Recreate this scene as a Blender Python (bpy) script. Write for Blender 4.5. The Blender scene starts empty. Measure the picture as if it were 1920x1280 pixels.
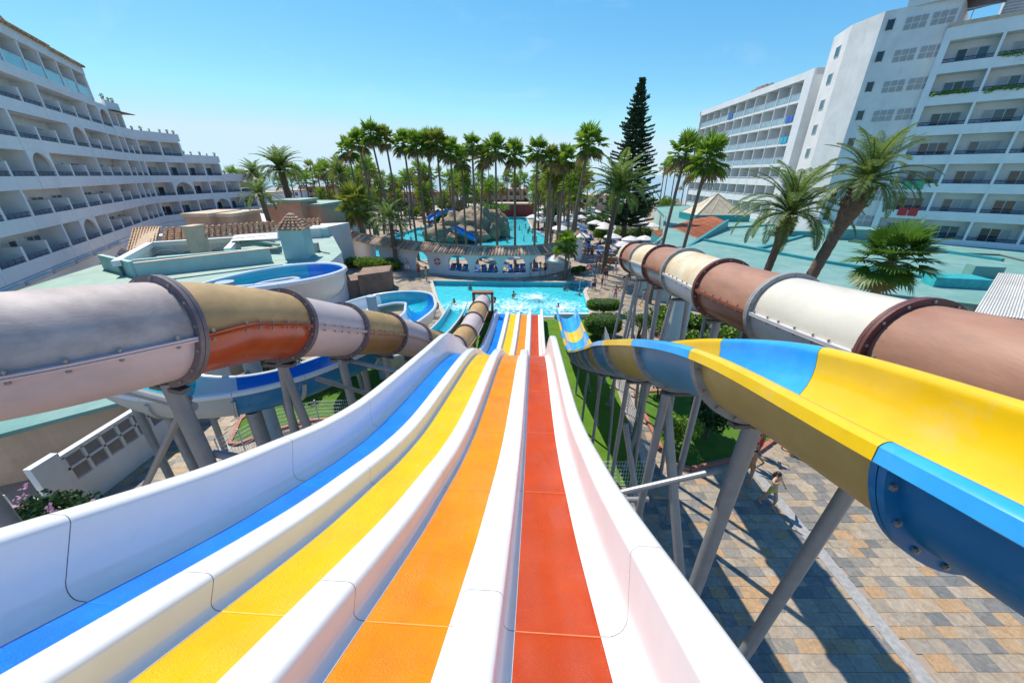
import bpy, bmesh, math, random
from mathutils import Vector, Matrix, noise
from mathutils.geometry import tessellate_polygon
random.seed(7)
R = math.radians
S = bpy.context.scene
col = S.collection
H = 11.2                      # camera height above the paving

# ---------------------------------------------------------------- camera, sky, sun, exposure
cam_d = bpy.data.cameras.new("camera"); cam = bpy.data.objects.new("camera", cam_d); col.objects.link(cam)
PITCH = math.atan(312 / 690)
cam.location = (0, 0, H); cam.rotation_euler = (math.pi / 2 - PITCH, 0, 0)
cam_d.sensor_width = 36; cam_d.lens = 690 / 1920 * 36; cam_d.clip_start = 0.05; cam_d.clip_end = 20000
S.camera = cam
SUN = Vector((-0.62 * 0.54, 0.785 * 0.54, 0.842)).normalized()
w = bpy.data.worlds.new("World"); S.world = w; w.use_nodes = True
nt = w.node_tree; bg = nt.nodes["Background"]
sky = nt.nodes.new("ShaderNodeTexSky"); sky.sky_type = 'NISHITA'; sky.sun_disc = False
sky.sun_elevation = math.asin(SUN.z); sky.sun_rotation = math.atan2(SUN.x, SUN.y)
sky.air_density = 1.0; sky.dust_density = 0.0; sky.ozone_density = 2.0; sky.altitude = 500
sep = nt.nodes.new("ShaderNodeSeparateColor"); cmb = nt.nodes.new("ShaderNodeCombineColor"); nt.links.new(sky.outputs[0], sep.inputs[0])
for ch, (A, pw, mxv) in enumerate(((.40, 1.32, 4.0), (1.05, .9, 5.3), (2.60, .45, 6.1))):     # deeper, cleaner blue of a clear coastal sky
    a = nt.nodes.new("ShaderNodeMath"); a.operation = 'POWER'; a.inputs[1].default_value = pw; nt.links.new(sep.outputs[ch], a.inputs[0])
    b = nt.nodes.new("ShaderNodeMath"); b.operation = 'MULTIPLY'; b.inputs[1].default_value = A; nt.links.new(a.outputs[0], b.inputs[0])
    c = nt.nodes.new("ShaderNodeMath"); c.operation = 'MINIMUM'; c.inputs[1].default_value = mxv; nt.links.new(b.outputs[0], c.inputs[0]); nt.links.new(c.outputs[0], cmb.inputs[ch])
tcw = nt.nodes.new("ShaderNodeTexCoord"); mpw = nt.nodes.new("ShaderNodeMapping"); mpw.inputs["Rotation"].default_value = (.3, .5, .4); mpw.inputs["Scale"].default_value = (1.6, 5, 6); nt.links.new(tcw.outputs["Generated"], mpw.inputs[0])
nz = nt.nodes.new("ShaderNodeTexNoise"); nz.inputs["Scale"].default_value = 1.7; nz.inputs["Detail"].default_value = 9; nz.inputs["Roughness"].default_value = .62; nz.inputs["Distortion"].default_value = 1.4; nt.links.new(mpw.outputs[0], nz.inputs["Vector"])
mrw = nt.nodes.new("ShaderNodeMapRange"); mrw.inputs[1].default_value = .54; mrw.inputs[2].default_value = .82; mrw.inputs[4].default_value = .18; nt.links.new(nz.outputs[0], mrw.inputs[0])      # faint wisps of cirrus
mxw = nt.nodes.new("ShaderNodeMix"); mxw.data_type = 'RGBA'; nt.links.new(mrw.outputs[0], mxw.inputs[0]); nt.links.new(cmb.outputs[0], mxw.inputs[6]); mxw.inputs[7].default_value = (4.6, 5.4, 6.2, 1)
nt.links.new(mxw.outputs[2], bg.inputs[0]); bg.inputs[1].default_value = 0.148
sun_d = bpy.data.lights.new("sun", 'SUN'); sun_d.energy = 5.0; sun_d.angle = R(0.53); sun_d.color = (1, .94, .84)
sun = bpy.data.objects.new("sun", sun_d); col.objects.link(sun); sun.rotation_euler = SUN.to_track_quat('Z', 'Y').to_euler()
sun.location = SUN * 100
S.view_settings.view_transform = 'Standard'; S.view_settings.look = 'None'
S.view_settings.exposure = 0.16; S.view_settings.gamma = 1; S.view_settings.use_curve_mapping = False
S.cycles.use_denoising = True
S.cycles.max_bounces = 8; S.cycles.diffuse_bounces = 3; S.cycles.glossy_bounces = 3; S.cycles.transparent_max_bounces = 12
S.cycles.caustics_reflective = False; S.cycles.caustics_refractive = False

CT, ST = math.cos(PITCH), math.sin(PITCH)
def g(u, v, z=0.0):           # point of the place at height z seen at (u, v) of the 1920 x 1280 photograph
    x = (u - 960) / 690; y = (640 - v) / 690
    t = (z - H) / (-ST + y * CT)
    return Vector((x * t, t * (CT + y * ST), z))
def project(p):
    t = p[1] * CT - (p[2] - H) * ST
    if t < .05: return None
    return 960 + 690 * p[0] / t, 640 - 690 * ((p[2] - H) * CT + p[1] * ST) / t

# ---------------------------------------------------------------- helpers
class MB:
    def __init__(s): s.v = []; s.f = []; s.m = []; s.s = []
    def add(s, vs, fs, m=0, smooth=False):
        o = len(s.v); s.v += [tuple(p) for p in vs]
        for f in fs: s.f.append([i + o for i in f]); s.m.append(m); s.s.append(smooth)
    def box(s, a, b, m=0, M=None):
        x0, y0, z0 = a; x1, y1, z1 = b
        vs = [Vector(p) for p in ((x0,y0,z0),(x1,y0,z0),(x1,y1,z0),(x0,y1,z0),(x0,y0,z1),(x1,y0,z1),(x1,y1,z1),(x0,y1,z1))]
        if M: vs = [M @ p for p in vs]
        s.add(vs, [(3,2,1,0),(4,5,6,7),(0,1,5,4),(1,2,6,5),(2,3,7,6),(3,0,4,7)], m)
    def beam(s, a, b, wd, h, m=0):
        a, b = Vector(a), Vector(b); t = (b - a).normalized()
        up = Vector((0,0,1)) if abs(t.z) < .95 else Vector((0,1,0))
        r = t.cross(up).normalized() * wd / 2; n = r.cross(t).normalized() * h / 2
        vs = [p + q for p in (a, b) for q in (-r - n, r - n, r + n, -r + n)]
        s.add(vs, [(3,2,1,0),(4,5,6,7),(0,1,5,4),(1,2,6,5),(2,3,7,6),(3,0,4,7)], m)
    def cyl(s, a, b, r0, r1=None, n=12, m=0, caps=True, smooth=True):
        s.tube([a, b], [r0, r0 if r1 is None else r1], n, m, caps, smooth)
    def tube(s, pts, rs, n=8, m=0, caps=True, smooth=True):
        pts = [Vector(p) for p in pts]
        if not isinstance(rs, (list, tuple)): rs = [rs] * len(pts)
        vs = []; pr = None
        for i, p in enumerate(pts):
            t = (pts[min(i + 1, len(pts) - 1)] - pts[max(i - 1, 0)]).normalized()
            if pr is None: pr = t.orthogonal().normalized()
            r = (pr - t * pr.dot(t)).normalized(); pr = r; b = t.cross(r)
            for k in range(n):
                a = 2 * math.pi * k / n; vs.append(p + (r * math.cos(a) + b * math.sin(a)) * rs[i])
        fs = [(i*n+k, i*n+(k+1)%n, (i+1)*n+(k+1)%n, (i+1)*n+k) for i in range(len(pts)-1) for k in range(n)]
        s.add(vs, fs, m, smooth)
        if caps:
            o = len(s.v) - len(vs)
            s.f.append([o + k for k in reversed(range(n))]); s.m.append(m); s.s.append(False)
            s.f.append([o + (len(pts)-1)*n + k for k in range(n)]); s.m.append(m); s.s.append(False)
    def ball(s, c, rx, ry=None, rz=None, nu=10, nv=7, m=0, jit=0):
        ry = ry or rx; rz = rz or rx; c = Vector(c); vs = []
        for j in range(nv + 1):
            th = math.pi * j / nv
            for i in range(nu):
                ph = 2 * math.pi * i / nu; q = 1 + random.uniform(-jit, jit)
                vs.append(c + Vector((rx*math.sin(th)*math.cos(ph), ry*math.sin(th)*math.sin(ph), rz*math.cos(th))) * q)
        s.add(vs, [(j*nu+i, (j+1)*nu+i, (j+1)*nu+(i+1)%nu, j*nu+(i+1)%nu) for j in range(nv) for i in range(nu)], m, True)
    def poly(s, pts, m=0):                        # flat polygon sheet, holes allowed: list of loops of Vectors
        loops = [[Vector(p) for p in l] for l in pts]
        tr = tessellate_polygon(loops); flat = [p for l in loops for p in l]
        fs = []
        for t in tr:
            a, b, c = (flat[i] for i in t)
            fs.append(t if (b - a).cross(c - a).z > 0 else t[::-1])
        s.add(flat, fs, m)
    def prism(s, pts, z0, z1, m=0, mtop=None):
        n = len(pts); vs = [(p[0], p[1], z0) for p in pts] + [(p[0], p[1], z1) for p in pts]
        ar = sum(pts[i][0]*pts[(i+1)%n][1] - pts[(i+1)%n][0]*pts[i][1] for i in range(n))
        fs = [(i, (i+1)%n, n+(i+1)%n, n+i) for i in range(n)]
        if ar < 0: fs = [f[::-1] for f in fs]
        s.add(vs, fs, m)
        s.poly([[(p[0], p[1], z1) for p in pts]], m if mtop is None else mtop)
    def mesh(s, name, mats, sharp=.6):
        me = bpy.data.meshes.new(name); me.from_pydata(s.v, [], s.f)
        for m in (mats if isinstance(mats, (list, tuple)) else [mats]): me.materials.append(m)
        me.polygons.foreach_set('material_index', s.m); me.polygons.foreach_set('use_smooth', s.s)
        me.update()
        if any(s.s) and sharp: me.set_sharp_from_angle(angle=sharp)
        return me
    def build(s, name, mats, parent=None, sharp=.6): return put(name, s.mesh(name, mats, sharp), parent)

def put(name, me, parent=None, M=None):
    o = bpy.data.objects.new(name, me); col.objects.link(o)
    if parent: o.parent = parent
    if M is not None: o.matrix_basis = M
    return o
def empty(name, loc=(0,0,0)):
    o = bpy.data.objects.new(name, None); o.empty_display_size = .2; col.objects.link(o); o.location = loc
    return o
def tag(o, label=None, cat=None, group=None, kind=None):
    if label: o['label'] = label
    if cat: o['category'] = cat
    if group: o['group'] = group
    if kind: o['kind'] = kind
    return o
def copy_tree(o, parent=None, M=None):
    c = o.copy(); col.objects.link(c); c.parent = parent
    for k in ('label', 'group', 'category'):
        if parent is None and k in o: c[k] = o[k]
    if M is not None: c.matrix_basis = M
    for ch in list(o.children): copy_tree(ch, c)
    return c
ORD = ['first','second','third','fourth','fifth','sixth','seventh','eighth','ninth','tenth','eleventh','twelfth','thirteenth','fourteenth','fifteenth','sixteenth','seventeenth','eighteenth']
def T(x, y, z=0, rz=0, sc=1): 
    s = sc if isinstance(sc, (tuple, list)) else (sc, sc, sc)
    return Matrix.Translation((x, y, z)) @ Matrix.Rotation(rz, 4, 'Z') @ Matrix.Diagonal((*s, 1))

def catmull(P, ds):
    P = [Vector(p) for p in P]; Q = [P[0]*2 - P[1]] + P + [P[-1]*2 - P[-2]]; out = []
    for i in range(1, len(Q) - 2):
        a, b, c, d = Q[i-1:i+3]
        for k in range(24):
            t = k / 24
            out.append(.5 * ((2*b) + (c - a)*t + (2*a - 5*b + 4*c - d)*t*t + (3*b - a - 3*c + d)*t**3))
    out.append(P[-1]); res = [out[0]]; acc = 0; nxt = ds
    for i in range(1, len(out)):
        L = (out[i] - out[i-1]).length
        while acc + L >= nxt:
            res.append(out[i-1].lerp(out[i], (nxt - acc) / L)); nxt += ds
        acc += L
    return res
def frames(P):
    F = []
    for i in range(len(P)):
        t = (P[min(i+1, len(P)-1)] - P[max(i-1, 0)]).normalized()
        r = t.cross(Vector((0,0,1))).normalized(); F.append((P[i], t, r, r.cross(t)))
    return F
def sweep(mb, F, prof, m=0, closed=True, caps=True, ms=None, smooth=True):
    n = len(prof); vs = [p + r * a + nn * b for (p, t, r, nn) in F for (a, b) in prof]
    e = n if closed else n - 1; o = len(mb.v); mb.v += [tuple(q) for q in vs]
    for i in range(len(F) - 1):
        for k in range(e):
            mb.f.append([o+i*n+k, o+(i+1)*n+k, o+(i+1)*n+(k+1)%n, o+i*n+(k+1)%n])
            mb.m.append(ms[k] if ms else m); mb.s.append(smooth)
    if caps and closed:
        mb.f.append([o+k for k in range(n)]); mb.m.append(m); mb.s.append(False)
        q = o + (len(F)-1)*n; mb.f.append([q+k for k in reversed(range(n))]); mb.m.append(m); mb.s.append(False)

# ---------------------------------------------------------------- materials
def M_(name, base, rough=.5, var=.1, vs=3, bump=0, bs=40, spec=.5, metal=0, isl=0, base2=None, coat=0, trans=0, stretch=None, orand=0):
    m = bpy.data.materials.new(name); m.use_nodes = True; n = m.node_tree.nodes; l = m.node_tree.links
    b = n["Principled BSDF"]; out = n["Material Output"]
    b.inputs["Roughness"].default_value = rough; b.inputs["Metallic"].default_value = metal
    b.inputs["Specular IOR Level"].default_value = spec; b.inputs["Coat Weight"].default_value = coat; b.inputs["Coat Roughness"].default_value = .08
    geo = n.new("ShaderNodeNewGeometry"); pos = geo.outputs["Position"]
    if stretch:
        mp = n.new("ShaderNodeMapping"); mp.inputs["Scale"].default_value = stretch; l.new(pos, mp.inputs[0]); pos = mp.outputs[0]
    c0 = base; c1 = base2 or tuple(min(1, c * (1 + var)) for c in base); c0 = base if base2 else tuple(c * (1 - var) for c in base)
    tx = n.new("ShaderNodeTexNoise"); tx.inputs["Scale"].default_value = vs; tx.inputs["Detail"].default_value = 6; tx.inputs["Roughness"].default_value = .65; l.new(pos, tx.inputs["Vector"])
    rp = n.new("ShaderNodeMapRange"); rp.inputs[1].default_value = .3; rp.inputs[2].default_value = .7; l.new(tx.outputs[0], rp.inputs[0]); fac = rp.outputs[0]
    if isl or orand:
        if isl and orand:
            oi = n.new("ShaderNodeObjectInfo"); ad = n.new("ShaderNodeMath"); ad.operation = 'ADD'; l.new(oi.outputs["Random"], ad.inputs[0]); l.new(geo.outputs["Random Per Island"], ad.inputs[1])
            fr = n.new("ShaderNodeMath"); fr.operation = 'FRACT'; l.new(ad.outputs[0], fr.inputs[0]); src = fr.outputs[0]
        elif orand: src = n.new("ShaderNodeObjectInfo").outputs["Random"]
        else: src = geo.outputs["Random Per Island"]
        mx = n.new("ShaderNodeMix"); mx.inputs[0].default_value = max(isl, orand); l.new(fac, mx.inputs[2]); l.new(src, mx.inputs[3]); fac = mx.outputs[0]
    mc = n.new("ShaderNodeMix"); mc.data_type = 'RGBA'; l.new(fac, mc.inputs[0]); mc.inputs[6].default_value = (*c0, 1); mc.inputs[7].default_value = (*c1, 1)
    l.new(mc.outputs[2], b.inputs["Base Color"])
    if bump:
        t2 = n.new("ShaderNodeTexNoise"); t2.inputs["Scale"].default_value = bs; t2.inputs["Detail"].default_value = 4; l.new(pos, t2.inputs["Vector"])
        bp = n.new("ShaderNodeBump"); bp.inputs["Strength"].default_value = bump; bp.inputs["Distance"].default_value = .02; l.new(t2.outputs[0], bp.inputs["Height"]); l.new(bp.outputs[0], b.inputs["Normal"])
    if trans:
        tr = n.new("ShaderNodeBsdfTranslucent"); l.new(mc.outputs[2], tr.inputs[0]); ms = n.new("ShaderNodeMixShader"); ms.inputs[0].default_value = trans
        l.new(b.outputs[0], ms.inputs[1]); l.new(tr.outputs[0], ms.inputs[2]); l.new(ms.outputs[0], out.inputs[0])
    return m
def ramp_mat(name, cols, isl=True, rough=.6, bump=.4, bs=14, orand=True, var=.35, spec=.4):   # colour of each piece picked at random from a list
    m = M_(name, (1,1,1), rough, 0, 3, bump, bs, spec); n = m.node_tree.nodes; l = m.node_tree.links; b = n["Principled BSDF"]
    geo = n.new("ShaderNodeNewGeometry"); oi = n.new("ShaderNodeObjectInfo"); ad = n.new("ShaderNodeMath"); ad.operation = 'ADD'
    l.new(geo.outputs["Random Per Island"], ad.inputs[0]); l.new(oi.outputs["Random"], ad.inputs[1])
    fr = n.new("ShaderNodeMath"); fr.operation = 'FRACT'; l.new(ad.outputs[0], fr.inputs[0])
    cr = n.new("ShaderNodeValToRGB"); cr.color_ramp.interpolation = 'CONSTANT'; l.new(fr.outputs[0], cr.inputs[0])
    e = cr.color_ramp.elements
    while len(e) < len(cols): e.new(.5)
    for i, c in enumerate(cols): e[i].position = i / len(cols); e[i].color = (*c, 1)
    tx = n.new("ShaderNodeTexNoise"); tx.inputs["Scale"].default_value = 5; tx.inputs["Detail"].default_value = 8; tx.inputs["Roughness"].default_value = .7; tx.inputs["Distortion"].default_value = 1.2; l.new(geo.outputs["Position"], tx.inputs["Vector"])
    mr = n.new("ShaderNodeMapRange"); mr.inputs[1].default_value = .3; mr.inputs[2].default_value = .7; mr.inputs[3].default_value = 1 - var; mr.inputs[4].default_value = 1 + var; l.new(tx.outputs[0], mr.inputs[0])
    mu = n.new("ShaderNodeMix"); mu.data_type = 'RGBA'; mu.blend_type = 'MULTIPLY'; mu.inputs[0].default_value = 1; l.new(cr.outputs[0], mu.inputs[6]); l.new(mr.outputs[0], mu.inputs[7])
    l.new(mu.outputs[2], b.inputs["Base Color"]); return m
def glass_mat(name, c=(.05,.1,.13), rough=.03, alpha=1.0):
    m = M_(name, c, rough, .2, .8, spec=.8); b = m.node_tree.nodes["Principled BSDF"]; b.inputs["Alpha"].default_value = alpha; return m
def water_mat(name, tint, wave=.35, foam=.0, foam_at=()):
    m = bpy.data.materials.new(name); m.use_nodes = True; n = m.node_tree.nodes; l = m.node_tree.links; n.clear()
    out = n.new("ShaderNodeOutputMaterial"); tr = n.new("ShaderNodeBsdfTransparent"); tr.inputs[0].default_value = (*tint, 1)
    gl = n.new("ShaderNodeBsdfGlossy"); gl.inputs["Roughness"].default_value = .06; fr = n.new("ShaderNodeFresnel"); fr.inputs[0].default_value = 1.33
    mx = n.new("ShaderNodeMixShader"); geo = n.new("ShaderNodeNewGeometry")
    tx = n.new("ShaderNodeTexNoise"); tx.inputs["Scale"].default_value = 2.2; tx.inputs["Detail"].default_value = 5; tx.inputs["Distortion"].default_value = .8; l.new(geo.outputs["Position"], tx.inputs["Vector"])
    bp = n.new("ShaderNodeBump"); bp.inputs["Strength"].default_value = wave; bp.inputs["Distance"].default_value = .25; l.new(tx.outputs[0], bp.inputs["Height"])
    l.new(bp.outputs[0], gl.inputs["Normal"]); l.new(bp.outputs[0], fr.inputs["Normal"]); l.new(fr.outputs[0], mx.inputs[0]); l.new(tr.outputs[0], mx.inputs[1]); l.new(gl.outputs[0], mx.inputs[2])
    last = mx.outputs[0]
    if foam:
        df = n.new("ShaderNodeBsdfDiffuse"); df.inputs[0].default_value = (.85, .93, .95, 1); m2 = n.new("ShaderNodeMixShader")
        t2 = n.new("ShaderNodeTexNoise"); t2.inputs["Scale"].default_value = 1.6; t2.inputs["Detail"].default_value = 10; t2.inputs["Roughness"].default_value = .75; t2.inputs["Distortion"].default_value = 1.5; l.new(geo.outputs["Position"], t2.inputs["Vector"])
        prev = None
        for (x, y, r) in foam_at:
            vd = n.new("ShaderNodeVectorMath"); vd.operation = 'DISTANCE'; l.new(geo.outputs["Position"], vd.inputs[0]); vd.inputs[1].default_value = (x, y, 0)
            r1 = n.new("ShaderNodeMapRange"); r1.inputs[1].default_value = 0; r1.inputs[2].default_value = r; r1.inputs[3].default_value = .24; r1.inputs[4].default_value = 0; l.new(vd.outputs["Value"], r1.inputs[0])
            if prev is None: prev = r1.outputs[0]
            else:
                ad = n.new("ShaderNodeMath"); ad.operation = 'MAXIMUM'; l.new(prev, ad.inputs[0]); l.new(r1.outputs[0], ad.inputs[1]); prev = ad.outputs[0]
        ad = n.new("ShaderNodeMath"); ad.operation = 'ADD'; l.new(t2.outputs[0], ad.inputs[0]); 
        if prev is not None: l.new(prev, ad.inputs[1])
        else: ad.inputs[1].default_value = 0
        r2 = n.new("ShaderNodeMapRange"); r2.inputs[1].default_value = .6; r2.inputs[2].default_value = .78; r2.inputs[4].default_value = foam; l.new(ad.outputs[0], r2.inputs[0])
        l.new(r2.outputs[0], m2.inputs[0]); l.new(last, m2.inputs[1]); l.new(df.outputs[0], m2.inputs[2]); last = m2.outputs[0]
    l.new(last, out.inputs[0]); return m
def wet_lane(name, c, c2):                         # coloured gelcoat lane under a running film of water
    m = M_(name, c, .32, .1, 2.0, 0, 1, .18, base2=c2, coat=.08); n = m.node_tree.nodes; l = m.node_tree.links; b = n["Principled BSDF"]
    geo = n.new("ShaderNodeNewGeometry"); b.inputs["Coat Roughness"].default_value = .05
    t2 = n.new("ShaderNodeTexNoise"); t2.inputs["Scale"].default_value = 75; t2.inputs["Detail"].default_value = 4; t2.inputs["Roughness"].default_value = .7; l.new(geo.outputs["Position"], t2.inputs["Vector"])
    bp = n.new("ShaderNodeBump"); bp.inputs["Strength"].default_value = .9; bp.inputs["Distance"].default_value = .014; l.new(t2.outputs[0], bp.inputs["Height"]); l.new(bp.outputs[0], b.inputs["Normal"]); l.new(bp.outputs[0], b.inputs["Coat Normal"])
    mpc = n.new("ShaderNodeMapping"); mpc.inputs["Scale"].default_value = (3.2, .7, .7); l.new(geo.outputs["Position"], mpc.inputs[0])          # uneven film of water
    tc = n.new("ShaderNodeTexNoise"); tc.inputs["Scale"].default_value = 1.6; tc.inputs["Detail"].default_value = 7; tc.inputs["Roughness"].default_value = .65; l.new(mpc.outputs[0], tc.inputs["Vector"])
    rc = n.new("ShaderNodeMapRange"); rc.inputs[1].default_value = .42; rc.inputs[2].default_value = .62; rc.inputs[3].default_value = .02; rc.inputs[4].default_value = .55; l.new(tc.outputs[0], rc.inputs[0]); l.new(rc.outputs[0], b.inputs["Coat Weight"]); b.inputs["Coat Roughness"].default_value = .12
    # thin streaks of foam
    mp = n.new("ShaderNodeMapping"); mp.inputs["Scale"].default_value = (7, 1.3, 1.3); l.new(geo.outputs["Position"], mp.inputs[0])
    t3 = n.new("ShaderNodeTexNoise"); t3.inputs["Scale"].default_value = 2.2; t3.inputs["Detail"].default_value = 9; t3.inputs["Roughness"].default_value = .8; l.new(mp.outputs[0], t3.inputs["Vector"])
    r3 = n.new("ShaderNodeMapRange"); r3.inputs[1].default_value = .55; r3.inputs[2].default_value = .85; r3.inputs[4].default_value = .2; l.new(t3.outputs[0], r3.inputs[0])
    src = b.inputs["Base Color"].links[0].from_socket
    mc = n.new("ShaderNodeMix"); mc.data_type = 'RGBA'; l.new(r3.outputs[0], mc.inputs[0]); l.new(src, mc.inputs[6]); mc.inputs[7].default_value = (*[min(.9, x * .8 + .3 * max(c)) for x in c], 1); l.new(mc.outputs[2], b.inputs["Base Color"])
    return m

W_GEL = M_('white_gelcoat', (.77,.755,.735), .24, .04, 2, .03, 6, .45, coat=.2)
LANES = [wet_lane('lane_blue', (.0,.15,.66), (.0,.23,.82)), wet_lane('lane_yellow', (.72,.44,.0), (.82,.54,.0)), wet_lane('lane_orange', (.70,.20,.0), (.78,.29,.0)), wet_lane('lane_red', (.44,.036,.0), (.55,.058,.0))]
STEEL = M_('galvanised_steel', (.28,.285,.295), .42, .10, 4, .05, 30, .5, .25)
DARKST = M_('dark_steel', (.12,.11,.11), .5, .2, 8)
MAUVE = M_('sun_bleached_mauve', (.33,.265,.24), .6, .14, 2.2, .12, 26, .3, base2=(.56,.46,.40), stretch=(.5,1,1.6))
PINK = M_('faded_pink', (.62,.45,.43), .45, .09, 1.6, .05, 18)
OCHRE = M_('faded_ochre', (.36,.23,.10), .5, .12, 2.0, .08, 22, .35, base2=(.56,.36,.15), stretch=(1,.4,1.5))
RUST = M_('orange_red_gelcoat', (.42,.06,.015), .25, .12, 2, .02, 18)
FLANGE_D = M_('flange_dark', (.16,.12,.12), .5, .2, 6, .1, 30)
FLANGE_R = M_('flange_redbrown', (.14,.045,.035), .5, .2, 6, .1, 30)
FLANGE_G = M_('flange_grey', (.30,.29,.27), .5, .2, 6, .1, 30)
BROWN = M_('sunburnt_brown', (.29,.14,.09), .55, .14, 2.0, .1, 24, .35, base2=(.42,.22,.14), stretch=(1,.4,1.5))
BROWN_L = M_('brown_shiny', (.24,.075,.04), .3, .12, 2, .02, 18)
CREAM = M_('stained_cream', (.74,.66,.50), .42, .14, 1.5, .05, 18, base2=(.62,.45,.24))
CREAM2 = M_('cream_gelcoat', (.64,.58,.47), .35, .08, 1.2, .05, 18)
PALEGREY = M_('pale_grey_shell', (.56,.55,.55), .3, .06, 1.4)
F_BLUE = M_('flume_blue', (.02,.30,.72), .2, .1, 1.5, .02, 10, base2=(.05,.42,.85), coat=.3)
F_YEL = M_('flume_yellow', (.78,.50,.01), .2, .08, 1.5, .02, 10, coat=.3)
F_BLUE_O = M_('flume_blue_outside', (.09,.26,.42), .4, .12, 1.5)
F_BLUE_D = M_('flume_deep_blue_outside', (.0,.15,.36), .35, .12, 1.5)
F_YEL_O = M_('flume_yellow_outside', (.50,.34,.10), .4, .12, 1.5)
S_TEAL = M_('spiral_teal', (.01,.40,.50), .22, .1, 1.2, .02, 10, coat=.3)
S_BLUE = M_('spiral_blue', (.01,.21,.60), .22, .1, 1.2, .02, 10, coat=.3)
S_WHITE = M_('spiral_white', (.68,.71,.72), .25, .05, 1.2, .02, 10, coat=.3)
S_GREY_O = M_('spiral_white_outside', (.48,.49,.47), .4, .1, 1.2)
S_BLUE_O = M_('spiral_blue_outside', (.02,.20,.42), .35, .1, 1.2)
WALLW = M_('white_render', (.74,.74,.74), .75, .06, .6, .12, 22)
WALLW2 = M_('white_render_stained', (.70,.68,.66), .75, .1, .5, .12, 22)
BEIGE = M_('beige_render', (.60,.46,.33), .8, .14, .7, .15, 20)
SALMON = M_('salmon_render', (.55,.33,.22), .8, .12, .8, .15, 20)
TEALROOF = M_('turquoise_roof_paint', (.11,.27,.24), .7, .1, .5, .15, 12, base2=(.18,.35,.31))
TEALROOF2 = M_('pale_green_roof_paint', (.27,.40,.33), .65, .16, .7, .1, 12)
TEALDK = M_('teal_curb_paint', (.02,.27,.30), .5, .15, 2)
TEALWALL = M_('pale_turquoise_wall', (.38,.57,.55), .7, .12, .6, .1, 20)
GLASS = glass_mat('window_glass', (.04,.09,.12), .04)
GLASSD = glass_mat('dark_window_glass', (.015,.02,.025), .04)
GLASSB = glass_mat('blue_railing_glass', (.10,.45,.62), .05, .85)
GLASSL = glass_mat('pale_railing_glass', (.45,.62,.70), .05, .45)
CURT = M_('net_curtain', (.45,.47,.47), .8, .2, 3, stretch=(9,9,.2))
ALU = M_('white_frame', (.62,.63,.64), .4, .05)
RAILBLUE = M_('dark_blue_rail', (.03,.05,.10), .45, .1)
TERRA = ramp_mat('terracotta_tile', [(.42,.22,.12),(.52,.32,.18),(.36,.18,.10),(.58,.42,.27),(.30,.17,.11)], rough=.8, bs=30)
TERRA2 = ramp_mat('weathered_tile', [(.44,.28,.17),(.52,.38,.25),(.32,.20,.13),(.24,.17,.13),(.48,.30,.18),(.58,.46,.34)], rough=.85, bs=30)
STONE = ramp_mat('slate_paving', [(.37,.285,.19),(.31,.265,.205),(.40,.265,.145),(.25,.225,.185),(.39,.31,.215),(.185,.175,.155),(.35,.28,.20),(.41,.26,.135),(.30,.245,.18),(.215,.20,.175),(.37,.305,.225),(.165,.165,.15)], rough=.55, bump=.5, bs=9, var=.3)
GROUT = M_('paving_bed', (.30,.27,.23), .8, .2, 3, .2, 20)
SAND = M_('sandy_ground', (.36,.28,.21), .85, .18, .25, .2, 4)
TURF = M_('artificial_turf', (.09,.20,.012), .8, .18, 1.5, .6, 90, spec=.2)
LAWN = M_('lawn', (.08,.17,.02), .85, .25, 2, .7, 70, spec=.2)
KERB = M_('red_kerb', (.40,.15,.10), .7, .2, 6, .2, 30)
SOIL = M_('dark_gravel', (.11,.10,.10), .9, .5, 14, .8, 30)
POOLT = M_('pool_basin_paint', (.10,.62,.70), .6, .08, .8)
ROCK = M_('artificial_rock', (.17,.13,.08), .85, .3, .55, 1.0, 2.2, base2=(.42,.31,.19), stretch=(1,1,1.8))
BARK = M_('palm_trunk', (.20,.145,.10), .9, .3, 5, .8, 26, stretch=(1,1,5))
BARKD = M_('date_palm_trunk', (.15,.10,.065), .9, .35, 6, .9, 18, stretch=(1,1,3))
WOODB = M_('bark', (.12,.09,.06), .9, .3, 6, .8, 20)
FAN = M_('fan_palm_leaf', (.10,.21,.018), .5, .2, 1, isl=.75, base2=(.28,.42,.045), trans=.58, spec=.4)
FANN = M_('near_fan_palm_leaf', (.045,.12,.015), .45, .2, 1, isl=.7, base2=(.13,.25,.03), trans=.4, spec=.5)
FAN2 = M_('fan_palm_leaf_yellow', (.15,.21,.03), .5, .2, 1, isl=.75, base2=(.34,.36,.05), trans=.5, spec=.4)
THATCH = M_('dead_fronds', (.24,.17,.07), .9, .3, 4, isl=.7, base2=(.38,.29,.13), trans=.3)
DATE = M_('date_palm_leaf', (.09,.16,.03), .45, .2, 1, isl=.7, base2=(.23,.31,.07), trans=.5, spec=.5)
PINE = M_('araucaria_needles', (.018,.048,.02), .7, .2, 1, isl=.8, base2=(.065,.115,.045), trans=.15)
LEAF = M_('shrub_leaf', (.04,.11,.01), .5, .2, 1, isl=.75, base2=(.12,.23,.025), trans=.3)
LEAFT = M_('clipped_leaf', (.07,.17,.015), .5, .2, 1, isl=.75, base2=(.17,.30,.03), trans=.35)
LEAFY = M_('bright_leaf', (.09,.20,.012), .5, .2, 1, isl=.75, base2=(.22,.34,.03), trans=.3)
LEAFD = M_('dark_leaf', (.015,.05,.01), .45, .2, 1, isl=.75, base2=(.05,.11,.02), trans=.2)
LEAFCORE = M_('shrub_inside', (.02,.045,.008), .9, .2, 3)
PETAL = M_('pink_petals', (.75,.30,.50), .6, .2, 3, isl=.6, base2=(.85,.55,.68), trans=.3)
CANVAS = M_('white_canvas', (.74,.72,.69), .8, .05, 2, .05, 60, trans=.12)
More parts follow.
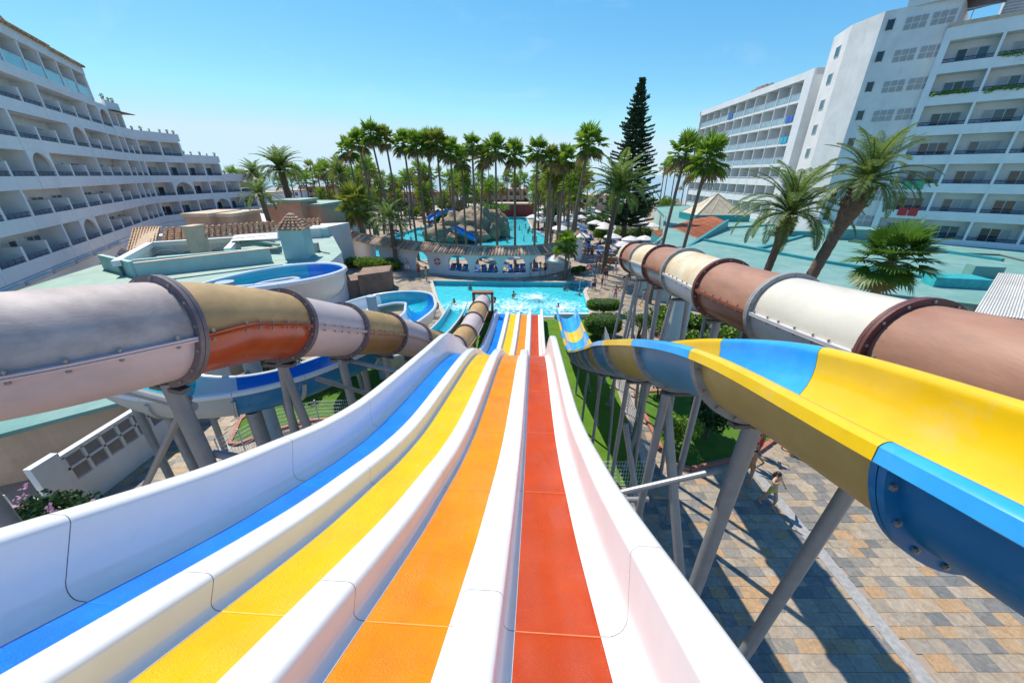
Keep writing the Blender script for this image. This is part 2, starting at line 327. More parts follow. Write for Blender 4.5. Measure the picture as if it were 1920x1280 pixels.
CANVASB = M_('turquoise_canvas', (.15,.52,.55), .8, .05, 2, trans=.2)
CANVASG = M_('grey_canvas', (.36,.37,.38), .8, .08, 2)
BEDBLUE = M_('blue_sling', (.03,.12,.36), .6, .15, 4)
PLAST = M_('white_plastic', (.72,.73,.75), .4, .04)
BUOY = M_('orange_buoy', (.75,.08,.03), .45, .08)
SKINS = [M_('skin_%d' % i, c, .5, .06, 8) for i, c in enumerate([(.45,.24,.15), (.55,.32,.22), (.34,.17,.10)])]
HAIRS = [M_('hair_dark', (.02,.014,.01), .5, .2, 30), M_('hair_brown', (.09,.05,.025), .5, .2, 30), M_('hair_fair', (.28,.19,.09), .5, .2, 30)]
CLOTH = {k: M_('cloth_' + k, c, .8, .08, 10) for k, c in dict(lime=(.42,.62,.04), orange=(.70,.25,.05), black=(.02,.02,.02), blue=(.04,.25,.55), red=(.55,.04,.04), white=(.75,.75,.75), navy=(.02,.03,.10), pink=(.70,.22,.35), teal=(.03,.35,.38)).items()}
SEAM = M_('joint_sealant', (.10,.09,.08), .8, .2, 9)
def wear(m, c, amt=.5, sc=1.2, lo=.52, hi=.72, stretch=(1,1,1), det=9):     # stains, chalking and grime laid over a material
    n = m.node_tree.nodes; l = m.node_tree.links; b = n["Principled BSDF"]; geo = n.new("ShaderNodeNewGeometry"); mp = n.new("ShaderNodeMapping"); mp.inputs["Scale"].default_value = stretch; l.new(geo.outputs["Position"], mp.inputs[0])
    t = n.new("ShaderNodeTexNoise"); t.inputs["Scale"].default_value = sc; t.inputs["Detail"].default_value = det; t.inputs["Roughness"].default_value = .68; t.inputs["Distortion"].default_value = .6; l.new(mp.outputs[0], t.inputs["Vector"])
    r = n.new("ShaderNodeMapRange"); r.inputs[1].default_value = lo; r.inputs[2].default_value = hi; r.inputs[4].default_value = amt; l.new(t.outputs[0], r.inputs[0])
    mx = n.new("ShaderNodeMix"); mx.data_type = 'RGBA'; l.new(r.outputs[0], mx.inputs[0]); l.new(b.inputs["Base Color"].links[0].from_socket, mx.inputs[6]); mx.inputs[7].default_value = (*c, 1); l.new(mx.outputs[2], b.inputs["Base Color"])
    ra = n.new("ShaderNodeMapRange"); ra.inputs[3].default_value = b.inputs["Roughness"].default_value; ra.inputs[4].default_value = min(1, b.inputs["Roughness"].default_value + .35); l.new(r.outputs[0], ra.inputs[0]); l.new(ra.outputs[0], b.inputs["Roughness"])
    return m
wear(W_GEL, (.62,.54,.42), .38, 1.1, .55, .75, (1,.5,1)); wear(W_GEL, (.50,.42,.32), .35, 7, .62, .78)
for m_ in (PINK, PALEGREY, CREAM2): wear(m_, (.42,.33,.25), .4, 1.6, .55, .78, (1,.4,2)); wear(m_, (.25,.20,.16), .5, 14, .68, .76)
wear(MAUVE, (.22,.175,.16), .4, 1.3, .52, .72, (.5,1,1.5)); wear(MAUVE, (.62,.55,.50), .5, 9, .64, .74)
for m_ in (OCHRE, BROWN, RUST, BROWN_L): wear(m_, (.22,.14,.09), .35, 1.4, .53, .75, (1,.4,2)); wear(m_, (.60,.48,.36), .3, 11, .66, .76)
wear(CREAM, (.45,.27,.10), .65, 2.2, .5, .72, (1.5,1.5,.5))
for m_ in (F_YEL, F_YEL_O): wear(m_, (.62,.48,.22), .45, 1.3, .52, .74); wear(m_, (.30,.20,.07), .3, 10, .64, .78)
for m_ in (F_BLUE, F_BLUE_O, F_BLUE_D): wear(m_, (.32,.48,.58), .28, 1.4, .54, .76)
for m_ in (S_TEAL, S_BLUE, S_WHITE, S_GREY_O, S_BLUE_O): wear(m_, (.42,.44,.42), .3, 1.6, .53, .76)
wear(TEALROOF, (.34,.42,.38), .5, .35, .48, .7); wear(TEALROOF, (.10,.22,.21), .45, 1.6, .58, .76); wear(TEALROOF2, (.50,.46,.38), .5, .5, .5, .72); wear(TEALWALL, (.50,.50,.45), .35, .9, .5, .75, (2,2,.4))
wear(WALLW, (.50,.46,.42), .34, .8, .54, .78, (2.2,2.2,.25)); wear(WALLW2, (.46,.40,.34), .45, .7, .52, .76, (2,2,.3)); wear(BEIGE, (.38,.28,.20), .5, .8, .5, .74, (1.5,1.5,.4))
wear(STONE, (.20,.18,.155), .5, .55, .52, .72); wear(STONE, (.48,.42,.34), .35, 2.2, .58, .76); wear(TURF, (.16,.20,.05), .5, .5, .5, .72); wear(STEEL, (.22,.19,.16), .5, 2.5, .6, .78)
for m_, c_ in zip(LANES, ((.01,.24,.62), (.66,.44,.03), (.66,.28,.02), (.40,.08,.01))): wear(m_, c_, .45, 1.1, .5, .74, (2.2,.8,1))
def wm(o):
    m = o.matrix_basis.copy()
    if o.parent: m = wm(o.parent) @ o.matrix_parent_inverse @ m
    return m
def put(name, me, parent=None, M=None):
    o = bpy.data.objects.new(name, me); col.objects.link(o)
    if parent: o.parent = parent; o.matrix_parent_inverse = wm(parent).inverted()
    if M is not None: o.matrix_basis = M
    return o

# ================================================================ SETTING
POOL = [(-9.2,41.7),(8.8,40.9),(7.5,37.5),(6.8,30),(-5.6,30),(-7.2,34.5)]
LAZY = [(-25,57),(-24,76),(-22,89),(-15,92),(-6,86),(-3,112),(4,112),(4.5,86),(7.5,73),(5,60),(-3,54),(-12,53)]
ISLE = [(6.65,12.1),(7.4,11.75),(10.5,12.6),(13.5,14.5),(13.5,18.5),(6.9,17.6),(6.75,16)]
P3 = lambda pts, z: [(p[0], p[1], z) for p in pts]
mb = MB(); mb.poly([P3([(-700,-60),(700,-60),(700,188),(-700,188)], 0), P3(POOL, 0), P3(LAZY, 0)])
ground = tag(mb.build('ground', SAND), kind='structure')
SEA = M_('sea_water', (.012,.12,.25), .12, .15, .02, .35, .6, spec=.5)
mb = MB(); mb.poly([P3([(-16000,186),(16000,186),(16000,18000),(-16000,18000)], -1.6)])
tag(mb.build('sea', SEA), kind='structure')
def basin(pts, name, wname, wmat, rim, zw=-.12):
    mb = MB(); n = len(pts); mb.poly([P3(pts, -.5)])
    b = tag(mb.build(name, POOLT), kind='structure')
    mb = MB(); vs = P3(pts, 0) + P3(pts, -.5); mb.add(vs, [(i, (i+1)%n, n+(i+1)%n, n+i) for i in range(n)]); mb.build('basin_wall', POOLT, b)
    mb = MB(); mb.poly([P3(pts, zw)]); tag(mb.build(wname, wmat), kind='structure')
    cx = sum(p[0] for p in pts)/n; cy = sum(p[1] for p in pts)/n
    k = 0
    for i in range(n):                                  # coping stones round the edge
        a, c = Vector((*pts[i], 0)), Vector((*pts[(i+1)%n], 0)); L = (c-a).length; q = max(1, round(L/1.0)); t = (c-a)/L; o = Vector((t.y, -t.x, 0))
        if o.dot(Vector((a.x-cx, a.y-cy, 0))) < 0: o = -o
        ang = math.atan2(t.y, t.x)
        for j in range(q):
            p = a + t*(L*(j+.5)/q) + o*.17
            if k < 290: put('coping_stone', rim, b, T(p.x, p.y, .035, ang, (L/q*.985, .38, .075)))
            k += 1
mb = MB(); mb.box((-.5,-.5,-.5),(.5,.5,.5)); UNIT = lambda m: mb.mesh('unit', m)
COPE = UNIT(M_('pool_coping', (.50,.44,.37), .7, .15, 4, .2, 20)); KERBM = UNIT(KERB)
basin(POOL, 'pool_basin', 'pool_water', water_mat('pool_water', (.62,.97,1), .45, .95, [(0.2,33,4.2),(4.6,33,3.6),(-4.6,33.5,2.6),(2.2,36,2.6)]), COPE)
basin(LAZY, 'lazy_pool_basin', 'lazy_pool_water', water_mat('lazy_pool_water', (.62,.97,1), .4, .5), COPE)

# lawns
TURFP = [(-6.3,14.4),(-6.3,29.4),(6.95,29.4),(5.4,10.9),(-5.4,10.9)]
mb = MB(); mb.prism(TURFP, -.02, .03); tag(mb.build('turf', TURF), kind='structure')
mb = MB(); mb.prism(ISLE, -.02, .10); tag(mb.build('lawn', LAWN), kind='structure')
LISLE = [tuple(g(*p)[:2]) for p in ((432,834),(452,790),(500,752),(600,716),(690,676),(770,690),(770,760),(640,787),(570,791),(542,801),(490,819),(450,834))]
mb = MB(); mb.prism(LISLE, -.02, .10); lawn2 = tag(mb.build('lawn', LAWN), kind='structure')
HEDGEP = [(10.6,20.2),(19,16.5),(24,20),(21,26.5),(13.5,30.5),(11.4,29)]
mb = MB(); mb.prism(HEDGEP, -.02, .10); tag(mb.build('planting_bed', SOIL), kind='structure')
GRAV = [tuple(g(*p)[:2]) for p in ((450,880),(490,825),(545,806),(572,796),(640,793),(760,790),(760,900),(500,930))]
mb = MB(); mb.prism(GRAV, -.03, .012); tag(mb.build('gravel_bed', SOIL), kind='structure')
def kerb(pts, name, label, closed=True, step=.5):
    root = tag(empty(name, (*pts[0], 0)), label, 'kerb'); n = len(pts)
    for i in range(n if closed else n-1):
        a, c = Vector((*pts[i], 0)), Vector((*pts[(i+1)%n], 0)); L = (c-a).length; q = max(1, round(L/step)); ang = math.atan2((c-a).y, (c-a).x)
        for j in range(q):
            p = a.lerp(c, (j+.5)/q); put('kerb_stone', KERBM, root, T(p.x, p.y, .07, ang, (L/q*.97, .16, .18)))
kerb(ISLE, 'kerb', 'red kerb around the lawn island with bushes, right of the lanes')
kerb(LISLE, 'kerb', 'red brick kerb around the lawn left of the lanes under the tube')
kerb(HEDGEP, 'kerb', 'kerb around the bed of low shrubs under the brown tube')

# stone paving, laid in courses
PAVE = [(2,22,2.2,20.5), (-17,-6.3,7.5,21), (4.5,15,20.5,47), (-12,4.5,41.2,43.9), (-14,-4.4,21,41.2)]
def inside(p, poly):
    c = False; n = len(poly)
    for i in range(n):
        a, b = poly[i], poly[(i+1)%n]
        if (a[1] > p[1]) != (b[1] > p[1]) and p[0] < (b[0]-a[0])*(p[1]-a[1])/(b[1]-a[1]) + a[0]: c = not c
    return c
blocked = [TURFP, ISLE, LISLE, HEDGEP, GRAV, POOL]
mb = MB()
pv = [(2,2.2),(24,2.2),(24,20.5),(15.5,21),(15.5,47),(9.2,47),(9.2,42)]
tiles = []
for (x0, x1, y0, y1) in PAVE:
    y = y0; r = 0
    while y < y1:
        hh = random.choice((.30,.34,.38)); x = x0 - random.uniform(0, .6)
        while x < x1:
            ww = random.choice((.40,.5,.5,.58,.66)); c = (x + ww/2, y + hh/2)
            if 9.85 < c[0] < 10.25 and y1 == 20.5: x += ww; continue
            if not any(inside((c[0]+dx*ww*.5, c[1]+dy*hh*.5), q) for q in blocked for dx in (-1,1) for dy in (-1,1)):
                s = project((c[0], c[1], 0))
                if s and -90 < s[0] < 2010 and s[1] < 1380: tiles.append((c[0], c[1], ww, hh, s[1] + (0 if s[0] > 1100 or s[0] < 480 else -300)))
            x += ww
        y += hh; r += 1
tiles.sort(key=lambda t: -t[4])
pav = tag(empty('pavement', (9,8,0)), kind='structure')
mb = MB(); mb.add([(-.5,-.5,-1),(.5,-.5,-1),(.5,.5,-1),(-.5,.5,-1),(-.5,-.5,-.05),(.5,-.5,-.05),(.5,.5,-.05),(-.5,.5,-.05),(-.485,-.475,0),(.485,-.475,0),(.485,.475,0),(-.485,.475,0)],
    [(0,1,5,4),(1,2,6,5),(2,3,7,6),(3,0,4,7),(4,5,9,8),(5,6,10,9),(6,7,11,10),(7,4,8,11),(8,9,10,11)])
TILE = mb.mesh('tile', STONE)
mb = MB()
for i, (x, y, ww, hh, _) in enumerate(tiles):
    z = .026 + random.uniform(-.004, .004)
    if i < 300: put('tile', TILE, pav, T(x, y, z, 0, (ww-.007, hh-.007, .05)))
    else:
        a, b = ww/2-.004, hh/2-.004; mb.add([(x-a,y-b,z),(x+a,y-b,z),(x+a,y+b,z),(x-a,y+b,z)], [(0,1,2,3)])
tag(mb.build('tile_field', STONE, pav), kind='stuff')
mb = MB(); mb.box((9.86,2.2,0),(10.24,20.4,.03)); 
dr = tag(mb.build('drain_channel', M_('drain_slot', (.33,.32,.30), .6, .25, 8, .3, 40)), 'pale straight drain channel set across the stone paving', 'drain')

# ================================================================ HOTELS
def door_mesh(bw, h, n, m):
    a = MB(); w0 = bw*.62; x0 = (bw-w0)/2 + bw*.06
    for k in range(n+1): x = x0 + w0*k/n; a.box((x-.035,-.05,0),(x+.035,.05,h))
    a.box((x0-.04,-.055,h-.07),(x0+w0+.04,.055,h)); a.box((x0-.04,-.055,0),(x0+w0+.04,.055,.06))
    b = [MB() for _ in range(n)]
    for k in range(n): b[k].box((x0+w0*k/n+.035,-.015,.06),(x0+w0*(k+1)/n-.035,.015,h-.07))
    return a.mesh('window', ALU), [[q.mesh('pane', mm) for mm in m] for q in b]
def arch_mesh(bw, oh, mat, spring=.35):
    a = MB(); n = 14; vs = []
    for i in range(n+1):
        x = bw*i/n; c = (x/bw*2-1); y = oh*(spring + (1-spring)*math.sqrt(max(0, 1-c*c))) - .06
        vs += [(x,-.035,max(y,0)), (x,-.035,oh+.02), (x,.16,max(y,0)), (x,.16,oh+.02)]
    fs = []
    for i in range(n):
        o = 4*i; fs += [(o,o+4,o+5,o+1), (o+2,o+3,o+7,o+6), (o,o+2,o+6,o+4)]
    a.add(vs, fs); return a.mesh('arch', mat)
PANES = [GLASS, GLASS, GLASSD, CURT]
def facade(par, p0, p1, nb, rows, oh, style='solid', pitch=2.95, dep=1.5, wall=WALLW, arches=(), half=(), ndoor=3, backdep=9, slabs=True, ends=(True, True), railm=RAILBLUE, thin=.22, glassm=None):
    """rows: list of (opening bottom z, first bay, last bay + 1)"""
    p0, p1 = Vector((*p0, 0)), Vector((*p1, 0)); L = (p1-p0).length; bw = L/nb; d = (p1-p0)/L
    M = Matrix.Translation(p0) @ Matrix.Rotation(math.atan2(d.y, d.x), 4, 'Z')
    mb = MB(); sp = pitch - oh
    dm, pm = door_mesh(bw-thin, 2.05, ndoor, PANES)
    am = arch_mesh(bw-thin, oh, wall) if arches else None
    rb = MB()
    if style == 'glass': rb.box((0,.03,-.0),(bw-thin,.05,.92)); rb.box((0,.01,.92),(bw-thin,.07,.97), 1)
    else:
        rb.cyl((0,.1,.34),(bw-thin,.1,.34),.045,n=6); rb.cyl((0,.1,.20),(bw-thin,.1,.20),.025,n=6); rb.box((0,.085,.02),(bw-thin,.115,.10))
        for k in range(4): x = (bw-thin)*(k+.5)/4; rb.cyl((x,.1,0),(x,.1,.34),.018,n=5)
    rm = rb.mesh('railing', [glassm or GLASSL, ALU] if style == 'glass' else railm)
    for ri, (zb, b0, b1) in enumerate(rows):
        xa, xb = b0*bw, b1*bw
        if style == 'glass':
            mb.box((xa,0,zb-sp),(xb,dep,zb), 0, M)
        else:
            mb.box((xa,.008,zb-sp),(xb,dep,zb-sp+.24), 0, M); mb.box((xa,0,zb-sp-.004),(xb,.16,zb), 0, M)
        top = zb + oh
        mb.box((xa,dep+.003,zb-sp),(xb,dep+.3,top+.3), 0, M)
        mb.box((xa-.004,dep+.3,zb-sp),(xb+.004,backdep,top+.28), 0, M)
        mb.box((xa,.012,top-.004),(xb,dep,top+.26), 0, M)
        for k in range(b0, b1+1):
            x = k*bw; hh = (ri, k) in half
            y0 = -.03 if not hh else .03
            mb.box((x-thin/2, y0, zb-sp+.01),(x+thin/2, dep, zb + (oh*.55 if hh else oh+.006)), 0, M)
        fl = zb - sp + .24 if style != 'glass' else zb
        for k in range(b0, b1):
            x = k*bw + thin/2
            wo = put('window', dm, par, M @ Matrix.Translation((x, dep-.03, fl)))
            for q in pm: put('pane', random.choice(q), wo, M @ Matrix.Translation((x, dep-.03, fl)))
            put('railing', rm, par, M @ Matrix.Translation((x, 0, zb)))
            if (ri, k) in arches: put('arch', am, par, M @ Matrix.Translation((x, 0, zb)))
    return mb, M, bw

# ---- right hotel: shaded balcony block, stair tower, sunlit wing
hotel = tag(empty('hotel', (46,52,0)), 'white hotel with stair tower and balcony wings on the right', 'hotel')
RZ = [7.35 + 2.95*k for k in range(6)]
A0 = Vector((46.1,48.5)); DR = Vector((.718,-.696)).normalized(); NB = 6
B0 = A0 + DR*(3.87*NB)
mb, MR, bw = facade(hotel, A0, B0, NB, [(4.4,0,NB)] + [(z,0,NB) for z in RZ], 2.0, backdep=14)
mb.box((-.15,-.02,0),(3.87*NB,.2,3.45), 0, MR); mb.box((-.45,-.04,2.5),(.14,14,25.25), 0, MR); mb.box((-.2,-.02,24.3),(3.87*NB,14,25.3), 0, MR)
mb.build('wall', WALLW, hotel)
mb = MB(); mb.box((-.5,-.12,25.3),(3.87*NB,1.2,25.62), 0, MR); mb.build('coping', M_('stone_coping', (.55,.42,.32), .85, .2, 3, .3, 12), hotel)
mb = MB(); mb.box((3.2,4,25.3),(3.87*NB,12,31), 0, MR)
for k in range(20): mb.box((3.15,3.9,25.8+k*.26),(3.87*NB,4.02,25.95+k*.26), 0, MR)
mb.build('penthouse', M_('pale_louvres', (.52,.50,.47), .6, .08, 3), hotel)
mb = MB()
for k in range(5): mb.cyl(MR @ Vector((1+3.5*k,.3,25.6)), MR @ Vector((1+3.5*k,.3,26.7)), .04, n=6)
mb.cyl(MR @ Vector((.2,.3,26.65)), MR @ Vector((20,.3,26.65)), .035, n=6); mb.build('roof_rail', STEEL, hotel)
NR = Vector((-DR.y, DR.x))                                # inward
tb = [A0 + DR*(-6.1) + NR*1.0, A0 + NR*1.0, A0 + NR*12, A0 + DR*(-6.1) + NR*14]
C0 = tb[0]; tower = [tuple(C0), tuple(tb[1]), tuple(A0 + DR*1 + NR*12), (50.5,64), (43.4,62), (42.1,57.6)]
mb = MB(); mb.prism(tower, 0, 28.1); 
mb.prism([tuple(C0 + DR*1.7 + NR*.02), tuple(A0 + DR*.6 + NR*.5), tuple(A0 + DR*3.2 + NR*6), tuple(C0 + NR*8 + DR*1.7)], 28, 30.6)
mb.build('stair_tower', WALLW2, hotel)
gm = MB()
for i in range(3):
    for j in range(2): gm.box((i*.62,-.02,j*.62),(i*.62+.5,.14,j*.62+.5))
for i in range(3):
    for j in range(2):
        for q in range(4): gm.box((i*.62+.02,-.05,j*.62+.04+q*.115),(i*.62+.48,-.015,j*.62+.10+q*.115), 1)
gmm = gm.mesh('lattice_window', [M_('lattice_grey', (.34,.34,.34), .7, .1, 3), M_('lattice_pale', (.45,.45,.45), .7, .1, 3)])
MT = Matrix.Translation((*C0, 0)) @ Matrix.Rotation(math.atan2(DR.y, DR.x), 4, 'Z')
sw = MB(); sw.box((0,-.02,0),(.5,.1,.95)); sw.box((-.05,-.05,-.05),(0,.05,1)); sw.box((.5,-.05,-.05),(.55,.05,1)); sw = sw.mesh('stair_window', GLASSD)
for k in range(8):
    z = 5.3 + 2.95*k
    for x in (2.05, 4.15): put('lattice_window', gmm, hotel, MT @ Matrix.Translation((x, -.03, z)))
    put('stair_window', sw, hotel, MT @ Matrix.Translation((.55, -.03, z+.3)))
P1, P2 = Vector((42.1,57.6)), Vector((43.4,62)); dd = (P1-P2).normalized()
MT2 = Matrix.Translation((*P2, 0)) @ Matrix.Rotation(math.atan2(dd.y, dd.x), 4, 'Z')
lw = MB(); lw.box((0,-.06,0),(1.3,.02,1.25)); lw.box((.08,-.075,.08),(.62,-.05,1.17), 1); lw.box((.68,-.075,.08),(1.22,-.05,1.17), 1); lw = lw.mesh('landing_window', [ALU, GLASS])
for k in range(8): put('landing_window', lw, hotel, MT2 @ Matrix.Translation((1.9, 0, 4.6+2.95*k)))
LZ = [H + z for z in (10.55, 7.6, 4.65, 1.7)]; LZ2 = [H + z for z in (-1.25+.55, -4.2+.55, -7.15+.55)]
FA, FB = (46.6,105), (44.5,66.6)
mb, ML, bw = facade(hotel, FA, FB, 11, [(z,0,11) for z in LZ], 2.62, style='glass', backdep=14, thin=.14)
mb2, ML, bw = facade(hotel, FA, FB, 11, [(z,0,11) for z in LZ2], 1.95, backdep=14, thin=.14, railm=ALU)
Lw = (Vector(FA)-Vector(FB)).length
mb.box((-.9,-.25,0),(-.07,14,25.3), 0, ML); mb.box((Lw+.07,-.55,0),(Lw+1.9,14,25.3), 0, ML); mb.box((-.9,-.25,24.35),(Lw+1.9,14,25.35), 0, ML); mb.box((-.5,.05,0),(Lw,dep if (dep:=2) else 2,3.55), 0, ML)
mb.v += []; o = len(mb.v); mb.v += mb2.v; mb.f += [[i+o for i in f] for f in mb2.f]; mb.m += mb2.m; mb.s += mb2.s
mb.build('wing_wall', WALLW, hotel)
mb = MB()
for k in range(9):
    a = math.pi*k/8; mb.box((14,3+2.6*(1-math.cos(a))-.1,25.3),(18,3.2+2.6*(1-math.cos(a)),25.45+2.2*math.sin(a)+.05), 0, ML)
mb.build('roof_tank', M_('roof_tank_brown', (.32,.22,.18), .6, .2, 5), hotel)
tow = MB(); 
for q in range(2): tow.box((.4+q*.9,-.02,.1),(1.2+q*.9,.08,1.0))
towm = tow.mesh('towel', M_('turquoise_towel', (.02,.42,.60), .9, .1, 5)); towm2 = tow.mesh('towel', M_('blue_towel', (.05,.16,.50), .9, .1, 5))
for k, (b, z, mm, lab) in enumerate([(10, LZ[2], towm, 'pair of bright turquoise towels hanging on a balcony of the sunlit wing'), (10, LZ[1], towm2, 'blue towels on the second balcony row of the sunlit wing'), (4, LZ[0], towm2, 'blue towels on the top balcony row of the sunlit wing')]):
    tag(put('towel', mm, None, ML @ Matrix.Translation((b*bw+.2, -.06, z))), lab, 'towel')

random.seed(19)
TW = [tow.mesh('towel', M_('towel_'+k_, c_, .9, .1, 5)) for k_, c_ in (('red',(.5,.05,.05)),('white',(.7,.7,.7)),('green',(.08,.35,.2)),('orange',(.6,.25,.05)))]
for k in range(9):
    b_, z_ = (k*5) % 6, RZ[(k*7 + k//6) % 6]; tag(put('towel', TW[k % 4], None, MR @ Matrix.Translation((b_*3.87 + random.uniform(.3,1.4), -.06, z_-.75))), '%s towels on the shaded block, %s balcony row from below, %s bay from the tower' % (('red','white','green','orange')[k % 4], ORD[(k*7 + k//6) % 6 + 1], ORD[b_]), 'towel', 'towels on the shaded balconies')
ch = MB()
for (a_, b_) in (((-.25,-.25,.40),(.25,.25,.45)), ((-.25,.22,.45),(.25,.27,.9)), ((-.25,-.25,0),(-.2,-.2,.4)), ((.2,-.25,0),(.25,-.2,.4)), ((-.25,.2,0),(-.2,.25,.4)), ((.2,.2,0),(.25,.25,.4)), ((-.27,-.25,.6),(-.22,.25,.64)), ((.22,-.25,.6),(.27,.25,.64))): ch.box(a_, b_)
ch = ch.mesh('balcony_chair', PLAST)
for k in range(30):
    b_, z_ = k % 11, LZ[k % 4] if k < 24 else LZ2[k % 3]; tag(put('balcony_chair', ch, None, ML @ Matrix.Translation((b_*bw + random.uniform(.6,2.8), .75, z_ + (.002 if k < 24 else -.7))) @ Matrix.Rotation(random.uniform(-1,1), 4, 'Z')), 'white chair on a balcony of the sunlit hotel wing', 'chair', 'chairs on the sunlit balconies')
# planters on shaded balconies
def leaf_cloud(mb, c, rx, ry, rz, n, s, m=0, shell=.45):
    for _ in range(n):
        while True:
            q = Vector((random.uniform(-1,1), random.uniform(-1,1), random.uniform(-1,1)))
            if shell < q.length <= 1: break
        p = Vector(c) + Vector((q.x*rx, q.y*ry, q.z*rz)); a = Vector((random.gauss(0,1), random.gauss(0,1), random.gauss(0,1))).normalized(); b = a.orthogonal().normalized()
        if random.random() < .5: b = a.cross(b)
        e = s*random.uniform(.6,1.4); mb.add([p-a*e-b*e*.45, p-b*e*.1+a*e*.1-b*e*.5, p+a*e, p+b*e*.5], [(0,1,2,3)], m)
for (k, z) in ((0, RZ[4]), (1, RZ[4]), (2, RZ[4]), (1, RZ[5])):
    f = MB()
    for q in range(6): leaf_cloud(f, (.5+q*.5, 0, .12+random.uniform(-.15,.1)), .35, .22, .25, 50, .09)
    tag(put('balcony_plant', f.mesh('balcony_plant', [LEAFY]), None, MR @ Matrix.Translation((k*3.87, -.06, z))), ['trailing plant on the balcony of the fifth row next to the tower','trailing plants on the second balcony of the fifth row','trailing plants on the third balcony of the fifth row','green plant on the top balcony row of the shaded block'][[ (0,RZ[4]),(1,RZ[4]),(2,RZ[4]),(1,RZ[5]) ].index((k,z))], 'plant')

# ---- left hotel: stepped shaded facade
hot2 = tag(empty('hotel', (-50,50,0)), 'long white terraced hotel in shade curving along the left', 'hotel')
Z0 = [5.2 + 2.95*k for k in range(7)]
SA, SB, SC, SD = (-29.6,15.4), (-53.6,57.0), (-56.1,62.4), (-54.2,83.5)
random.seed(11)
har = {(r, k) for r in range(6) for k in range(13) if (r*5 + k*3) % 7 == 0 and r % 2 == 0 or (r == 3 and k in (9,)) }
hal = {(r, k) for r in range(6) for k in range(1, 13) if (r + k) % 3 != 0 and (r, k) not in har and (r, k-1) not in har}
mb, MA, bw1 = facade(hot2, SA, SB, 13, [(Z0[0],0,13),(Z0[1],0,13),(Z0[2],0,13),(Z0[3],0,13),(Z0[4],0,13)], 1.95, wall=WALLW, arches=har, half=hal, backdep=12, ndoor=2, thin=.3)
mbx, _, _ = facade(hot2, SA, SB, 13, [(Z0[5]-.1,0,12)], 2.35, style='glass', glassm=GLASSB, wall=WALLW, backdep=12, ndoor=2, thin=.3)
def merge(a, b):
    o = len(a.v); a.v += b.v; a.f += [[i+o for i in f] for f in b.f]; a.m += b.m; a.s += b.s
merge(mb, mbx)
mbx, MB2, bw2 = facade(hot2, SB, SC, 3, [(Z0[0],0,3),(Z0[1],0,3),(Z0[2],0,3),(Z0[3],0,3),(Z0[4],0,2)], 1.95, backdep=10, ndoor=1, thin=.3, half={(0,1),(1,2),(2,1),(3,2)}); merge(mb, mbx)
mbx, MC, bw3 = facade(hot2, SC, SD, 6, [(Z0[0],0,6),(Z0[1],0,6),(Z0[2],0,4),(Z0[3],0,2)], 1.95, backdep=10, ndoor=2, thin=.3, arches={(1,1),(0,3)}); merge(mb, mbx)
LA = (Vector(SA)-Vector(SB)).length
mb.box((-4,-.02,-.1),(LA,12,4.15), 0, MA); mb.box((0,-.02,-.1),((Vector(SC)-Vector(SB)).length,10,4.15), 0, MB2); mb.box((0,-.02,-.1),(21.3,10,4.15), 0, MC)
mb.box((-4,-.14,3.5),(LA,.0,3.75), 0, MA); mb.box((-4,-.1,2.5),(LA,.0,2.62), 0, MA)
# parapets of the stepped terraces
def par(M, x0, x1, z, y1=10):
    mb.box((x0,-.05,z),(x1,.2,z+1.05), 0, M); mb.box((x1-.25,.2,z),(x1,y1,z+1.05), 0, M); mb.box((x0,.19,z-.02),(x1-.2,y1,z+.05), 0, M)
par(MC, 4*bw3, 6*bw3+.3, Z0[1]+2.2); par(MC, 2*bw3, 4*bw3+.3, Z0[2]+2.2); par(MB2, 0, 3*bw2, Z0[3]+2.2); par(MC, 0, 2*bw3+.3, Z0[3]+2.2); par(MB2, 0, 2*bw2+.2, Z0[4]+2.2); 
mb.box((0,-.02,Z0[4]+2.2),(LA,12,Z0[4]+2.5), 0, MA)
mb.box((0,-.12,Z0[5]+2.2),(12*bw1,12,Z0[5]+3.1), 0, MA); mb.box((12*bw1-.3,0,Z0[5]-.8),(12*bw1+.05,12,Z0[5]+3.1), 0, MA)
mb.box((-2,.5,Z0[5]+3.0),(6.5*bw1,12,Z0[5]+5.6), 0, MA); mb.box((-2,1.2,Z0[5]+5.4),(4.8*bw1,12,Z0[5]+8.3), 0, MA)
mb.build('wall', WALLW, hot2)
for (x0, x1, z) in ((6.5*bw1, 9.6*bw1, Z0[5]+3.05), (9.7*bw1, 11.9*bw1, Z0[5]+2.95)):      # tiled lean-to roofs
    rf = MB(); n = int((x1-x0)/.42)
    rf.add([MA @ Vector(p) for p in ((x0,-.4,z),(x1,-.4,z),(x1,5,z+2.6),(x0,5,z+2.6),(x0,5,z-.5),(x1,5,z-.5))], [(0,1,2,3),(0,3,4),(1,5,2)], 0)
    for k in range(n):
        x = x0 + .2 + k*(x1-x0)/n; rf.cyl(MA @ Vector((x,-.5,z+.02)), MA @ Vector((x,5,z+2.65)), .13, n=6)
    rf.build('tiled_roof', TERRA, hot2)
ga = MB(); x0 = 5.2*bw1; x1 = 9.0*bw1; zz = Z0[5]+3.0
ga.add([MA @ Vector(p) for p in ((x0,1.0,zz),(x1,1.0,zz),(x1,1.0,zz+1.0),((x0+x1)/2-1,1.0,zz+4.0),(x0,1.0,zz+3.4),(x0,9,zz),(x1,9,zz),(x1,9,zz+1.0),((x0+x1)/2-1,9,zz+4.0),(x0,9,zz+3.4))], [(0,1,2,3,4),(1,6,7,2),(2,7,8,3),(3,8,9,4),(9,5,0,4)]); ga.build('gable', SALMON, hot2)
